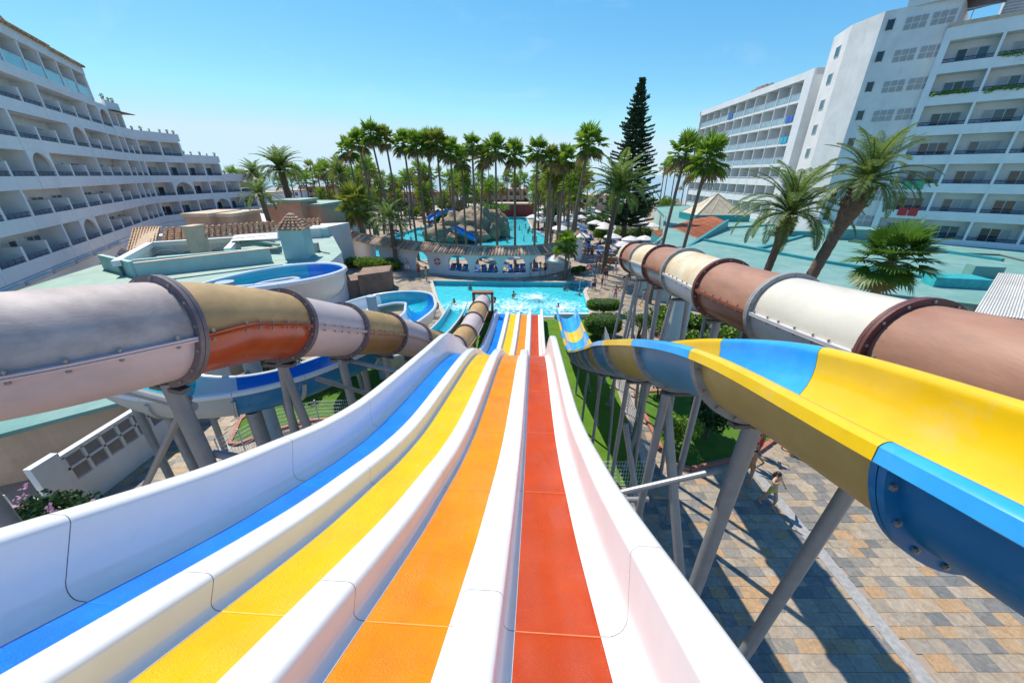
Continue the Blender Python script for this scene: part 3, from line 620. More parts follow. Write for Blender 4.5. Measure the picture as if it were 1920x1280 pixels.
acb = MB(); acb.box((12*bw1-1.2,2,Z0[5]+3.1),(12*bw1-.3,2.8,Z0[5]+3.9)); acb.box((12*bw1+.06,1.2,Z0[5]+.6),(12*bw1+.5,2.1,Z0[5]+1.5), 0); acb.v = [tuple(MA @ Vector(p)) for p in acb.v]; acb.build('air_conditioner', DARKST, hot2)
cor = MB()
for k in range(8): cor.tube([MA @ Vector((k*4.2+.2,-.16,3.9)), MA @ Vector((k*4.2+3.8,-.16,3.9))], .14, 8)
cor.build('cornice', M_('cornice_cream', (.58,.53,.46), .7, .1, 2), hot2)
gw = MB(); gw.box((0,-.05,0),(1.1,.05,1.7)); gw.box((-.12,-.1,-.1),(0,.05,1.85), 1); gw.box((1.1,-.1,-.1),(1.22,.05,1.85), 1); gw.box((-.12,-.1,1.7),(1.22,.05,1.85), 1); gw = gw.mesh('ground_window', [GLASSD, ALU])
for k in range(9): put('ground_window', gw, hot2, MA @ Matrix.Translation((3+k*4.6, -.03, 1.0)))
# terrace pots, pergola
pm_ = MB(); pm_.cyl((0,0,0),(0,0,.42),.16,.24,10); potm = pm_.mesh('pot', M_('clay_pot', (.36,.18,.10), .8, .2, 6))
def potted(M, x, z, i, big=1):
    big = random.uniform(.45,.75); x += random.uniform(-.3,.3)
    r = empty('potted_plant'); r.matrix_basis = M @ Matrix.Translation((x, .1, z)) @ Matrix.Diagonal((big,big,big,1)); put('pot', potm, r).matrix_basis = wm(r)
    f = MB(); leaf_cloud(f, (0,0,.68), .34, .34, .34, 70, .1, 0, .1); put('foliage', f.mesh('foliage', [LEAF]), r).matrix_basis = wm(r)
    tag(r, '%s potted plant from the left on the %s terrace parapet of the left hotel' % (ORD[i], {round(Z0[1]+3.2,1):'lowest',round(Z0[2]+3.2,1):'middle',round(Z0[3]+3.2,1):'upper',round(Z0[4]+3.2,1):'topmost'}[round(z,1)]), 'plant', 'potted plants on the hotel terraces')
for k in range(5): potted(MC, 4*bw3+.6+k*1.5, Z0[1]+3.2, k)
for k in range(5): potted(MC, 2*bw3+.5+k*1.5, Z0[2]+3.2, k)
for k in range(6): potted(MC, .4+k*1.25, Z0[3]+3.2, k)
for k in range(3): potted(MB2, .4+k*1.4, Z0[4]+3.2, k)
pg = tag(empty('pergola', MB2 @ Vector((4.5,2,Z0[3]+2.2))), 'dark wooden pergola on the stepped terrace of the left hotel', 'pergola')
a = MB(); a.cyl(MB2 @ Vector((5.6,1.2,Z0[3]+2.2)), MB2 @ Vector((5.6,1.2,Z0[3]+5.0)), .09, n=8); a.build('post', WOODB, pg)
a = MB(); a.cyl(MB2 @ Vector((2.0,1.2,Z0[3]+2.2)), MB2 @ Vector((2.0,1.2,Z0[3]+5.0)), .09, n=8); a.build('post', WOODB, pg)
for k in range(11):
    a = MB(); a.box((.4+k*.62,-.6,Z0[3]+5.0+k*.02),(.95+k*.62,4,Z0[3]+5.08+k*.02), 0, MB2); a.build('slat', WOODB, pg)

# ================================================================ LOW BUILDINGS
def barrel_roof(par, quad, name='tiled_roof', mat=TERRA, pitch=.34, courses=7):   # quad: eave a, eave b, ridge b, ridge a
    a, b, c, d = [Vector(p) for p in quad]; n = max(2, int((b-a).length/pitch)); nn = (b-a).cross(d-a).normalized()
    if nn.z < 0: nn = -nn
    mb = MB(); mb.add([a, b, c, d], [(0,1,2,3)])
    for k in range(n):
        s = (k+.5)/n; p, q = a.lerp(b, s), d.lerp(c, s); t = (b-a).normalized()
        for j in range(courses):
            u0, u1 = p.lerp(q, j/courses), p.lerp(q, (j+1.12)/courses); r0, r1 = pitch*.34, pitch*.26; vs = []
            for (e, r, lift) in ((u0, r0, .05), (u1, r1, .02)):
                for i in range(5):
                    an = math.pi*i/4; vs.append(e + t*math.cos(an)*r + nn*(math.sin(an)*r + lift))
            mb.add(vs, [(i, i+1, 6+i, 5+i) for i in range(4)] + [(0,4,3,2,1)], 0, True)
    return tag(mb.build(name, mat, par), kind='stuff')

# right: wide turquoise roof hall
hall = tag(empty('hall', (30,45,0)), 'low hall with broad turquoise painted roof in front of the right hotel', 'building')
HR = [(12.6,36),(17.5,30.5),(24,24.6),(45,11),(62,8),(62,60),(46,104),(36,98),(30,76),(20,50)]
mb = MB(); mb.prism(HR, -.05, 3.8, 0, 1); mb.build('wall', [TEALWALL, TEALROOF], hall)
mb = MB(); n = len(HR)
for i in range(n): mb.beam((*HR[i], 3.86), (*HR[(i+1)%n], 3.86), .3, .22)
mb.build('roof_edge', TEALROOF, hall)
for pts in (((1320,450),(1418,467),(1546,491),(1779,527)), ((1422,466),(1543,432),(1700,414)), ((1363,427),(1467,421)), ((1490,436),(1590,446)), ((1600,452),(1760,470),(1880,488))):
    for a, b in zip(pts, pts[1:]):
        mb = MB(); mb.beam(g(*a, 3.9), g(*b, 3.9), .42, .3); mb.build('roof_curb', TEALDK, hall)
mb = MB(); mb.tube([g(*p, 3.88) for p in ((1590,452),(1640,456),(1750,472),(1875,478),(1925,490))], .09, 6); mb.build('roof_pipe', DARKST, hall)
def rbox(pts, z0, z1, name, mat, par=hall):
    mb = MB(); mb.prism(pts, z0, z1); return mb.build(name, mat, par)
q = g(1555,447,3.8); rbox([(q.x-1,q.y-.6),(q.x+5,q.y-2.5),(q.x+6.5,q.y+1.8),(q.x+.5,q.y+3.6)], 3.79, 5.1, 'roof_box', TEALROOF)
q = g(1440,442,3.8); rbox([(q.x,q.y),(q.x+5,q.y-1.2),(q.x+5.6,q.y+.6),(q.x+.6,q.y+1.8)], 3.79, 4.5, 'roof_box', TEALROOF)
q = g(1790,538,3.8); rbox([(q.x-1.6,q.y),(q.x+1.6,q.y-.8),(q.x+1.9,q.y+.9),(q.x-1.2,q.y+1.3)], 3.79, 4.5, 'roof_hatch', M_('teal_tarp', (.03,.40,.42), .4, .2, 3, .5, 5))
q = g(1840,520,3.8); rbox([(q.x-.9,q.y),(q.x+.9,q.y-.5),(q.x+1.2,q.y+.6),(q.x-.5,q.y+1)], 3.79, 4.7, 'roof_hatch', TEALROOF)
# skylight pyramid
q = g(1335,412,3.8); e = 4.4
mb = MB(); mb.prism([(q.x-e-.3,q.y-e*.7-.3),(q.x+e+.3,q.y-e*.7-.3),(q.x+e+.3,q.y+e*.7+.3),(q.x-e-.3,q.y+e*.7+.3)], 3.79, 4.9); sk = mb.build('skylight_kerb', TEALDK, hall)
mb = MB(); c = [(q.x-e,q.y-e*.7,4.88),(q.x+e,q.y-e*.7,4.88),(q.x+e,q.y+e*.7,4.88),(q.x-e,q.y+e*.7,4.88),(q.x,q.y,8.2)]; mb.add(c, [(0,1,4),(1,2,4),(2,3,4),(3,0,4)])
for i in range(4):
    mb.cyl(c[i], c[4], .1, n=5)
    for k in (1,2,3): mb.cyl(Vector(c[i]).lerp(Vector(c[(i+1)%4]), k/4), Vector(c[i]).lerp(Vector(c[(i+1)%4]), .5).lerp(Vector(c[4]), 1-abs(k-2)/2*.5 if k != 2 else 1), .05, n=5)
mb.build('skylight', M_('weathered_skylight', (.62,.50,.34), .5, .2, 1.5, .1, 8), hall)
# terracotta roof facing the terrace
a, b, c2, d2 = g(1282,466,3.2), g(1345,413,3.2), g(1340,404,4.9), g(1232,428,4.9)
tr = [g(1222,436,3.3), g(1285,470,3.3), g(1362,418,4.6), g(1330,404,4.6)]
barrel_roof(hall, [tr[1], tr[0], tr[3], tr[2]], mat=ramp_mat('orange_tile', [(.48,.16,.07),(.55,.20,.09),(.42,.13,.06),(.52,.23,.12)], rough=.8, bs=30), pitch=.45, courses=9)
mb = MB(); mb.add([tr[1], tr[2], (tr[2].x,tr[2].y,3.75), (tr[1].x,tr[1].y,2.6)], [(0,1,2,3)]); mb.add([tr[0], tr[1], (tr[1].x,tr[1].y,1.5), (tr[0].x,tr[0].y,1.5)], [(0,1,2,3)]); mb.beam(tr[1]+Vector((.1,-.1,-.1)), tr[2]+Vector((.1,-.1,-.1)), .3, 1.2); mb.build('gable', TEALDK, hall)
# corrugated shed by the right edge
shed = tag(empty('shed', (27,16,0)), 'grey shed with pale corrugated metal roof at the right edge', 'shed')
s = [g(1825,588,4.2), g(1990,606,4.2), g(1990,520,5.6), g(1872,512,5.6)]
mb = MB(); mb.prism([(p.x,p.y) for p in (s[0], s[1], s[2], s[3])], -.05, 4.15); mb.build('wall', M_('shed_grey', (.30,.31,.32), .7, .1, 2), shed)
mb = MB(); n = 26; vs = []
for i in range(n*2+1):
    k = i/(n*2); z = Vector((0,0,.05 if i % 2 else 0)); vs += [s[0].lerp(s[1], k)+z, s[3].lerp(s[2], k)+z]
mb.add(vs, [(2*i,2*i+2,2*i+3,2*i+1) for i in range(n*2)]); mb.build('metal_roof', M_('corrugated_metal', (.55,.53,.48), .5, .12, 1), shed)
mb = MB(); mb.add([s[0], s[3], (s[3].x,s[3].y,4.1), (s[0].x,s[0].y,4.1), s[2], s[1], (s[1].x,s[1].y,4.1), (s[2].x,s[2].y,4.1)], [(0,1,2,3),(4,5,6,7),(0,3,6,5)]); mb.build('gable', M_('shed_grey_gable', (.30,.31,.32), .7, .1, 2), shed)

# left: group of low buildings between the spiral flume and the terraced hotel
low = tag(empty('low_building', (-22,36,0)), 'low white building with pale turquoise flat roof and parapets beside the spiral flume', 'building')
RP = [(-27.4,24.5),(-18,31.8),(-16.2,35.6),(-22.6,47.6),(-26.2,46.4),(-21.3,37),(-28.6,33)]
mb = MB(); mb.prism([(-31,20.5),(-24,21),(-15.3,30.2),(-16.3,35.6),(-22.6,47.6),(-34,46),(-34,30)], -.05, 4.45, 0, 1); mb.build('wall', [WALLW, TEALROOF2], low)
mb = MB(); mb.beam((-27.2,26.4,5.05),(-20.4,31.4,5.05),.3,1.25); mb.build('parapet', TEALWALL, low)
mb = MB(); mb.beam((-32,28.8,5.0),(-27.25,26.3,5.0),.3,1.15); mb.build('parapet', TEALWALL, low)
mb = MB(); mb.beam(g(558,440,4.9), g(616,437,4.9), .3, 1.1); mb.build('parapet', TEALWALL, low)
mb = MB(); mb.beam(g(250,494,5.68), g(520,464,5.75), .42, .1); mb.build('coping', BEIGE, low)
mb = MB(); q = g(594,472,4.45); mb.box((q.x-.25,q.y-.2,4.44),(q.x+.25,q.y+.2,5.3)); mb.build('roof_vent', STEEL, low)
mb = MB(); mb.tube([g(598,470,4.5), g(606,473,4.5), g(618,475,4.5)], .05, 6); mb.build('roof_cable', DARKST, low)
mb = MB(); q = g(567,430,5.2)
for k in range(10): mb.cyl(q, q + Vector((math.cos(k/10*6.28)*.42, 0, math.sin(k/10*6.28)*.42)), .03, n=4)
mb.tube([q + Vector((math.cos(k/16*6.28)*.42, 0, math.sin(k/16*6.28)*.42)) for k in range(17)], .04, 5); mb.build('roof_fan', DARKST, low)
# arcade court behind the parapet
court = tag(empty('arcade', (-27,36,0)), 'white walled court with blind arches and sloping white copings', 'building')
pa, pb, pc = g(218,494,5.4), g(283,458,5.4), g(447,448,5.4)
mb = MB(); mb.beam(pa, pb, .5, .4); mb.beam(pb, pc, .5, .4); mb.beam(pc, g(427,470,5.3), .5, .4); mb.build('coping', WALLW, court)
mb = MB(); mb.add([pb, pc, (pc.x,pc.y,3.4), (pb.x,pb.y,3.4)], [(0,1,2,3)]); mb.add([pa, pb, (pb.x,pb.y,3.4), (pa.x,pa.y,3.4)], [(0,1,2,3)]); mb.build('court_wall', WALLW2, court)
dcw = (pc-pb); 
for k in range(3):
    c = pb.lerp(pc, .14+.32*k); t = dcw.normalized(); mb = MB(); mb.tube([c + t*math.cos(a)*1.35 + Vector((0,-.12,-1.75+math.sin(a)*1.2)) for a in [math.pi*i/12 for i in range(13)]], .09, 6); mb.build('blind_arch', WALLW, court)
mb = MB(); mb.add([g(448,450,5.6), g(522,458,5.2), g(520,466,4.9), g(450,458,5.2)], [(0,3,2,1)]); mb.beam(g(448,448,5.65), g(523,459,5.25), .3, .2); mb.build('sloping_roof', TEALROOF2, court)
# tiled roofs
tl = tag(empty('tiled_building', (-33,46,0)), 'white building with terracotta barrel tiled roofs and pyramid turret', 'building')
def troof(px, ze, zr, courses=8):
    a, b, c, d = px; barrel_roof(tl, [g(*a, ze), g(*b, ze), g(*c, zr), g(*d, zr)], courses=courses, pitch=.42)
troof(((235,478),(292,462),(303,424),(249,427)), 5.0, 6.4, 9); troof(((303,452),(356,447),(356,425),(306,428)), 6.0, 6.9, 6); troof(((371,447),(516,434),(516,415),(371,425)), 6.0, 6.9, 6); troof(((558,424),(601,422),(601,409),(558,411)), 5.8, 6.5, 4)
bs = [Vector((-19.95,32.0,7.35)), Vector((-17.75,32.4,7.35)), Vector((-18.2,34.9,7.35)), Vector((-20.4,34.5,7.35))]; ap = (bs[0]+bs[2])/2; ap.z = 8.75; ap.z = 8.2; bs = [Vector(((p.x-ap.x)*1.0+ap.x, (p.y-ap.y)*1.0+ap.y, 6.95)) for p in bs]
for i in range(4):
    a, b = bs[i], bs[(i+1)%4]; barrel_roof(tl, [a, b, ap.lerp(b,.04), ap.lerp(a,.04)], 'turret_roof', pitch=.4, courses=6)
mb = MB(); mb.prism([((p.x-ap.x)/1.2+ap.x, (p.y-ap.y)/1.2+ap.y) for p in bs], 3, 6.9); mb.build('turret', TEALWALL, tl)
for (u0,u1,v0,zz,dp,mt) in ((250,600,424,5.4,6,WALLW2),):
    a, b = g(262,446,5.4), g(600,430,5.4); mb = MB(); mb.prism([(a.x,a.y),(b.x,b.y),(b.x+1,b.y+6),(a.x+1,a.y+6)], 0, 5.5); mb.build('wall', mt, tl)
mb = MB(); mb.add([g(371,449,5.5), g(516,436,5.5), g(516,470,3.5), g(371,480,3.5)], [(0,3,2,1)]); mb.add([g(432,452,5.7), g(520,447,5.7), g(520,436,5.75), g(440,440,5.75)], [(0,1,2,3)]); mb.build('front_wall', WALLW2, tl)
mb = MB(); a = g(363,444,6.2); mb.box((a.x-.4,a.y-.4,4.5),(a.x+.4,a.y+1.0,7.0)); mb.box((a.x-.5,a.y-.5,7.0),(a.x+.5,a.y+1.1,7.15)); mb.build('chimney', BEIGE, tl)
# plain salmon blocks behind
def block(name, u0, u1, v, z, h, dep, mat, label, top=None, capm=None):
    a, b = g(u0, v, z), g(u1, v, z); r = tag(empty(name, (*((a+b)/2).xy, 0)), label, 'building'); mb = MB(); mb.prism([(a.x,a.y),(b.x,b.y),(b.x,b.y+dep),(a.x,a.y+dep)], -.05, z+h); mb.build('wall', mat, r)
    mb = MB(); mb.prism([(a.x-.25,a.y-.25),(b.x+.25,b.y-.25),(b.x+.25,b.y+dep+.25),(a.x-.25,a.y+dep+.25)], z+h+.003, z+h+.35); mb.build('roof_slab', capm or TEALROOF2, r); return r
block('roof_house', 352, 396, 424, 6.0, 1.0, 5, SALMON, 'salmon rooftop block behind the tiled ridge, left one', capm=BEIGE); block('roof_house', 408, 440, 422, 6.0, .9, 5, SALMON, 'salmon rooftop block behind the tiled ridge, right one', capm=BEIGE)
block('pavilion', 505, 606, 412, 5.0, 1.9, 9, SALMON, 'salmon pavilion with pale green roof pieces behind the pyramid turret'); block('pavilion', 522, 566, 396, 6.4, 1.2, 5, SALMON, 'small upper salmon block with green roof behind the pyramid turret')
block('pavilion', 607, 645, 420, 3.2, .8, 5, SALMON, 'low salmon wall block left of the curved tiled wall', capm=BEIGE)
# canvas shades by the hotel
for k, (u, v, w_, mt, lb) in enumerate(((410,402,9,CANVASG,'grey canvas shade sail in front of the hotel terrace, left one'),(455,396,9,CANVASG,'grey canvas shade sail in front of the hotel terrace, middle one'),(474,402,9,CANVAS,'white canvas shade sail behind the tiled ridge'))):
    q = g(u, v, 4.6); r = tag(empty('shade_sail', (q.x,q.y,0)), lb, 'shade sail'); mb = MB(); n = 10; vs = []
    for i in range(n+1):
        for j in range(n+1): a, b = i/n*2-1, j/n*2-1; vs.append((q.x+a*w_*.5, q.y+b*w_*.4, 4.0 + 1.2*(1-abs(a))*(1-abs(b)) + .25*a*b))
    mb.add(vs, [(i*(n+1)+j, (i+1)*(n+1)+j, (i+1)*(n+1)+j+1, i*(n+1)+j+1) for i in range(n) for j in range(n)], 0, True); mb.build('canvas', mt, r)
    for sx in (-1,1):
        for sy in (-1,1): mb = MB(); mb.cyl((q.x+sx*w_*.48,q.y+sy*w_*.38,0),(q.x+sx*w_*.48,q.y+sy*w_*.38,4.0+.25*sx*sy),.06,n=6); mb.build('pole', STEEL, r)
# service yard below the mauve tube: louvred screen and beige wall
yard = tag(empty('service_building', (-18,12,0)), 'beige service building with turquoise roof edge under the mauve tube', 'building')
rp = [(-24,9.2),(-19.6,11.2),(-15.9,14.4),(-15.9,22),(-26,22)]
mb = MB(); mb.prism(rp, -.05, 2.25); mb.build('wall', BEIGE, yard)
rp2 = [(p[0]+.3, p[1]-.35) for p in rp[:3]] + rp[3:]; mb = MB(); mb.prism(rp2, 2.25, 2.42); mb.build('roof', TEALROOF, yard)
scr = tag(empty('screen_wall', (-15.7,12,0)), 'white screen wall with square louvre grilles beside the stone paving', 'wall')
mb = MB(); mb.box((-15.95,9.2,-.05),(-15.7,18,1.15)); mb.box((-15.95,9.2,1.15),(-15.7,10.0,2.45)); mb.box((-15.95,15.2,1.15),(-15.7,18,2.3)); mb.box((-15.95,10.0,2.15),(-15.7,15.2,2.3)); mb.box((-15.95,10,1.66),(-15.7,15.2,1.74))
for k in range(9): mb.box((-15.95,10+k*.62,1.15),(-15.7,10.09+k*.62,2.2))
mb.build('wall', WALLW2, scr)
lv = MB()
for q in range(9): lv.beam((-.08,-.26,.03+q*.052),(-.08,.27,.03+q*.052),.09,.02)
lv = lv.mesh('louvre', M_('louvre_brown', (.42,.35,.30), .7, .1, 4))
for k in range(8):
    for j in (0,1): put('louvre', lv, scr, Matrix.Translation((-15.72, 10.36+k*.62, 1.17+j*.57)))
scr2 = tag(empty('screen_wall', (-17,9,0)), 'short grey wall with steps beside the oleander', 'wall')
mb = MB(); mb.box((-19.5,8.4,-.05),(-16.2,8.7,1.9)); mb.box((-16.2,8.4,-.05),(-15.6,9.15,1.3)); mb.box((-21,7.2,-.05),(-17.6,8.4,2.2)); mb.box((-15.9,7.6,-.05),(-14.7,8.4,.8)); mb.build('wall', WALLW2, scr2)
# brown stained wall by the pool
bw_ = tag(empty('brown_wall', (-14,38,0)), 'brown stained concrete wall behind the lower spiral flume', 'wall')
a, b, c = g(600,568,0), g(672,558,0), g(735,545,0)
mb = MB(); mb.prism([(-19,33.5),(-15.2,36.0),(-15.4,38.5),(-19.5,37)], -.05, 1.7); mb.prism([(-15.2,35.6),(-12.6,37.4),(-13.2,40.2),(-15.9,39)], -.05, 2.2); mb.build('wall', M_('stained_concrete', (.26,.17,.12), .9, .3, .9, .4, 8), bw_)
# ================================================================ SLIDES
random.seed(21)
def post(par, a, b, r=.11, name='support_post', plate=True, n=14, mat=None):
    mb = MB(); a, b = Vector(a), Vector(b); mb.cyl(a, b, r, n=n)
    if plate and a.z < .3:
        mb.cyl(a + Vector((0,0,0)), a + Vector((0,0,.04)), r*2.1, n=8)
    return mb.build(name, mat or STEEL, par)
def brace(par, a, b, r=.06): return post(par, a, b, r, 'brace', False, 10)

# ---- four-lane racing slide
DIRX = .06
SP = [(-1.6,-1.05),(-.8,-1.4),(0,-1.78),(.97,-2.31),(1.76,-2.75),(2.43,-3.1),(3.27,-3.48),(4.2,-3.88),(5.4,-4.28),(7.06,-4.66),(9.25,-5.12),(10.6,-5.46),(11.7,-5.85),(12.8,-6.45),(14.4,-7.4),(16,-8.4),(18,-9.4),(20,-10.02),(22.7,-10.4),(26,-10.62),(29.3,-10.74)]
path = catmull([(-.08 + DIRX*y, y, H + z) for y, z in SP], .12)
FR = frames(path)
slide = tag(empty('racing_slide', (1.7,29,0)), 'four lane racing slide in blue, yellow, orange and red with white walls', 'water slide')
PT, LW, DW = .92, .56, .36
seams = []; acc = 0; yy = [1.62 - 1.75, 1.62]
k = 0; nextY = 1.62
idx0 = min(range(len(path)), key=lambda i: abs(path[i].y - 1.25)); step = 19
bounds = list(range(idx0 % step, len(path), step))
if bounds[0] != 0: bounds = [0] + bounds
if len(path) - 1 - bounds[-1] < 5: bounds[-1] = len(path) - 1
else: bounds.append(len(path) - 1)
def shrink(F, gap=.004):
    F = list(F); p, t, r, n = F[0]; F[0] = (p + t*gap, t, r, n); p, t, r, n = F[-1]; F[-1] = (p - t*gap, t, r, n); return F
names = ['blue', 'yellow', 'orange', 'red']
def arcpts(cx, cy, r, a0, a1, n=6): return [(cx + r*math.cos(R(a0+(a1-a0)*i/n)), cy + r*math.sin(R(a0+(a1-a0)*i/n))) for i in range(n+1)]
for li in range(4):
    x0 = -2.76 + PT*li; lane = None
    for s, (i0, i1) in enumerate(zip(bounds, bounds[1:])):
        mb = MB(); sweep(mb, shrink(FR[i0:i1+1]), [(x0+LW+.01,0),(x0-.01,0),(x0-.01,-.05),(x0+LW+.01,-.05)])
        if lane is None: lane = mb.build('lane', LANES[li], slide); lane['label'] = '%s lane of the racing slide' % names[li]
        else: mb.build('panel', LANES[li], lane)
# thin white lips where the lane panels meet
LIPS = [M_('panel_lip_%d' % i, c, .5, .1, 20) for i, c in enumerate(((.02,.22,.70),(.80,.56,.10),(.78,.36,.08),(.66,.20,.08)))]
for li in range(4):
    x0 = -2.76 + PT*li
    for b in bounds[1:-1]:
        p, t, r, n = FR[b]; mb = MB(); sweep(mb, [(p - t*.0045, t, r, n), (p + t*.0045, t, r, n)], [(x0+LW,.003),(x0,.003),(x0,-.01),(x0+LW,-.01)]); mb.build('panel_lip', LIPS[li], slide)
def swell(F, on):
    return [(p, t, r, n*(1 + (.42*math.exp(-((p.y-12.2)/1.7)**2) if on else 0))) for p, t, r, n in F]
def run(prof, name, mat=W_GEL, on=False):
    top = None; FRs = swell(FR, on)
    for s, (i0, i1) in enumerate(zip(bounds, bounds[1:])):
        mb = MB(); sweep(mb, shrink(FRs[i0:i1+1], .003), prof, 0)
        if top is None: top = mb.build(name, mat, slide, .9)
        else: mb.build('wall_segment', mat, top, .9)
    sm = MB(); pr2 = [(a, b) for a, b in prof]
    cx = sum(a for a, b in prof)/len(prof); cy = sum(b for a, b in prof)/len(prof)
    for b in bounds[1:-1]:
        p, t, r, n = FRs[b]; sweep(sm, [(p - t*.003, t, r, n), (p + t*.003, t, r, n)], [(cx+(a-cx)*.997, cy+(q-cy)*.995) for a, q in prof], 0)
    sm.build('joint', SEAM, top, .9)
for li in range(3):
    e = -2.76 + PT*li + LW; hgt = .225; w2 = DW
    prof = [(e-.02,-.05),(e-.02,.004)] + arcpts(e-.0, .06, .055, 270, 350, 4) + arcpts(e+.105, hgt-.055, .055, 175, 90, 5) + arcpts(e+w2-.105, hgt-.055, .055, 90, 5, 5) + arcpts(e+w2, .06, .055, 190, 270, 4) + [(e+w2+.02,.004),(e+w2+.02,-.05)]
    run(prof, 'divider')
e = -2.76; hw = .53
prof = [(e+.03,-.05),(e+.03,.004)] + arcpts(e-.0, .13, .125, 275, 188, 6) + arcpts(e-.20, hw-.06, .06, 5, 90, 5) + arcpts(e-.30, hw-.06, .06, 90, 185, 5) + [(e-.35,hw-.14),(e-.33,hw-.14),(e-.27,hw-.10),(e-.24,.2),(e-.22,-.05)]
run(prof[::-1], 'side_wall', on=True)
e = -2.76 + PT*3 + LW
prof = [(2*e - (a + 0) + (-2.76 - e) + 0, b) for a, b in prof]; prof = [(e + (-2.76 - a0), b) for a0, b in [(p[0] - (2*e + (-2.76 - e)) , p[1]) for p in []]] or [(e - (a - (-2.76)), b) for a, b in ([( -2.76+.03,-.05),(-2.76+.03,.004)] + arcpts(-2.76, .13, .125, 275, 188, 6) + arcpts(-2.96, hw-.06, .06, 5, 90, 5) + arcpts(-3.06, hw-.06, .06, 90, 185, 5) + [(-3.11,hw-.14),(-3.09,hw-.14),(-3.03,hw-.10),(-3.0,.2),(-2.98,-.05)])]
run(prof, 'side_wall', on=True)
# steel frame below
for yb in (2.2, 6.0, 9.6, 13.2, 17.5, 22, 26.5):
    i = min(range(len(path)), key=lambda q: abs(path[q].y - yb)); p, t, r, n = FR[i]
    for a in (-2.7, .5):
        q = p + r*a - n*.2; post(slide, (q.x, q.y, 0), q, .09)
    brace(slide, p + r*(-3.0) - n*.2, p + r*.85 - n*.2, .08)
    q0, q1 = p + r*(-2.7) - n*.3, p + r*.5; brace(slide, q0, (q1.x, q1.y, q1.z*.35), .05)
    mb = MB(); 

# ---- tube slides
boltm = MB(); boltm.cyl((0,0,-.075),(0,0,.08),.014,n=6); boltm.cyl((0,0,.05),(0,0,.068),.024,n=6); boltm.cyl((0,0,-.068),(0,0,-.05),.024,n=6); boltm = boltm.mesh('bolt', M_('bolt_zinc', (.33,.30,.27), .5, .2, 9, metal=.4))
def tube_slide(root, pts, Rr, cuts, scheme, ring=None, ds=.1, bolts_to=99, led=None):
    P = catmull(pts, ds); F = frames(P); n = 20
    idx = [0] + [min(range(len(P)), key=lambda q: abs(P[q].y - c) if isinstance(c, (int, float)) else (P[q]-Vector(c)).length) for c in cuts] + [len(P)-1]
    idx = sorted(set(idx))
    for s, (i0, i1) in enumerate(zip(idx, idx[1:])):
        up, lo, rg = scheme(s)
        th = .025; f = shrink(F[i0:i1+1], .004)
        a_up = [(Rr*math.cos(R(a)), Rr*math.sin(R(a))) for a in [180*k/n for k in range(n+1)]]
        prof = a_up + [((Rr-th)/Rr*a, (Rr-th)/Rr*b + .0) for a, b in reversed(a_up)]
        mb = MB(); sweep(mb, f, [(a, b+.012) for a, b in prof]); us = mb.build('upper_shell', up, root)
        prof2 = [(a, -b-.012) for a, b in prof]
        mb = MB(); sweep(mb, f, prof2[::-1]); ls = mb.build('lower_shell', lo, root)
        for sg in (-1, 1):                                 # bolted lip where the half shells meet
            mb = MB(); sweep(mb, f, [(sg*(Rr-.01),.03),(sg*(Rr+.075),.03),(sg*(Rr+.075),.004),(sg*(Rr-.01),.004)][::sg]); sweep(mb, f, [(sg*(Rr-.01),-.004),(sg*(Rr+.075),-.004),(sg*(Rr+.075),-.03),(sg*(Rr-.01),-.03)][::sg])
            mb.build('side_lip', led or lo, us)
            if s < bolts_to:
                m_ = max(2, int((i1-i0)*ds/.32))
                for q in range(m_):
                    p, t, r, nn = F[int(i0 + (i1-i0)*(q+.5)/m_)]
                    bp = p + r*sg*(Rr+.045); put('bolt', boltm, us, Matrix.Translation(bp) @ nn.to_track_quat('Z','Y').to_matrix().to_4x4())
    for s, i in enumerate(idx[1:-1]):
        p, t, r, nn = F[i]; up, lo, rg = scheme(s)
        mb = MB(); m_ = 40
        for (o0, o1) in ((-.055,-.004),(.004,.055)):
            vs = []
            for k in range(m_):
                a = 2*math.pi*k/m_; d = r*math.cos(a) + nn*math.sin(a)
                vs += [p + d*(Rr-.01) + t*o0, p + d*(Rr+.105) + t*o0, p + d*(Rr+.105) + t*o1, p + d*(Rr-.01) + t*o1]
            mb.add(vs, [(4*k+j, 4*((k+1)%m_)+j, 4*((k+1)%m_)+(j+1)%4, 4*k+(j+1)%4) for k in range(m_) for j in range(4)], 0, True)
        fl = mb.build('flange', rg, root)
        for k in range(14):
            a = 2*math.pi*(k+.5)/14; bp = p + (r*math.cos(a) + nn*math.sin(a))*(Rr+.058); put('bolt', boltm, fl, Matrix.Translation(bp) @ t.to_track_quat('Z','Y').to_matrix().to_4x4())
    return P, F, idx
tube1 = tag(empty('tube_slide', (-4.3,4.4,0)), 'enclosed tube slide on the left with mauve, ochre and pink sections', 'water slide')
TP1 = [(-11.5,.9,-1.3),(-9.0,1.5,-1.42),(-6.9,2.3,-1.55),(-5.3,3.35,-1.70),(-4.6,4.45,-1.88),(-4.6,5.6,-2.24),(-4.6,6.9,-2.78),(-4.45,8.7,-3.62),(-4.1,11.7,-5.05),(-3.6,14.5,-6.7),(-3.15,17,-8.15),(-2.9,19.5,-8.75),(-2.68,22,-8.98),(-2.5,25.5,-9.2),(-2.38,29.0,-9.5)]
def sch1(s):
    L = [(MAUVE,PINK,FLANGE_D),(MAUVE,PINK,FLANGE_D),(OCHRE,RUST,FLANGE_D),(M_p,PINK,FLANGE_D),(OCHRE,RUST2,FLANGE_D),(M_p,PINK,FLANGE_D),(OCHRE,RUST2,FLANGE_D),(M_p,PINK,FLANGE_D),(OCHRE,OCHRE,FLANGE_D)]
    if s < len(L): return L[s]
    return (M_p,M_p,FLANGE_D) if s % 2 else (OCHRE,OCHRE,FLANGE_D)
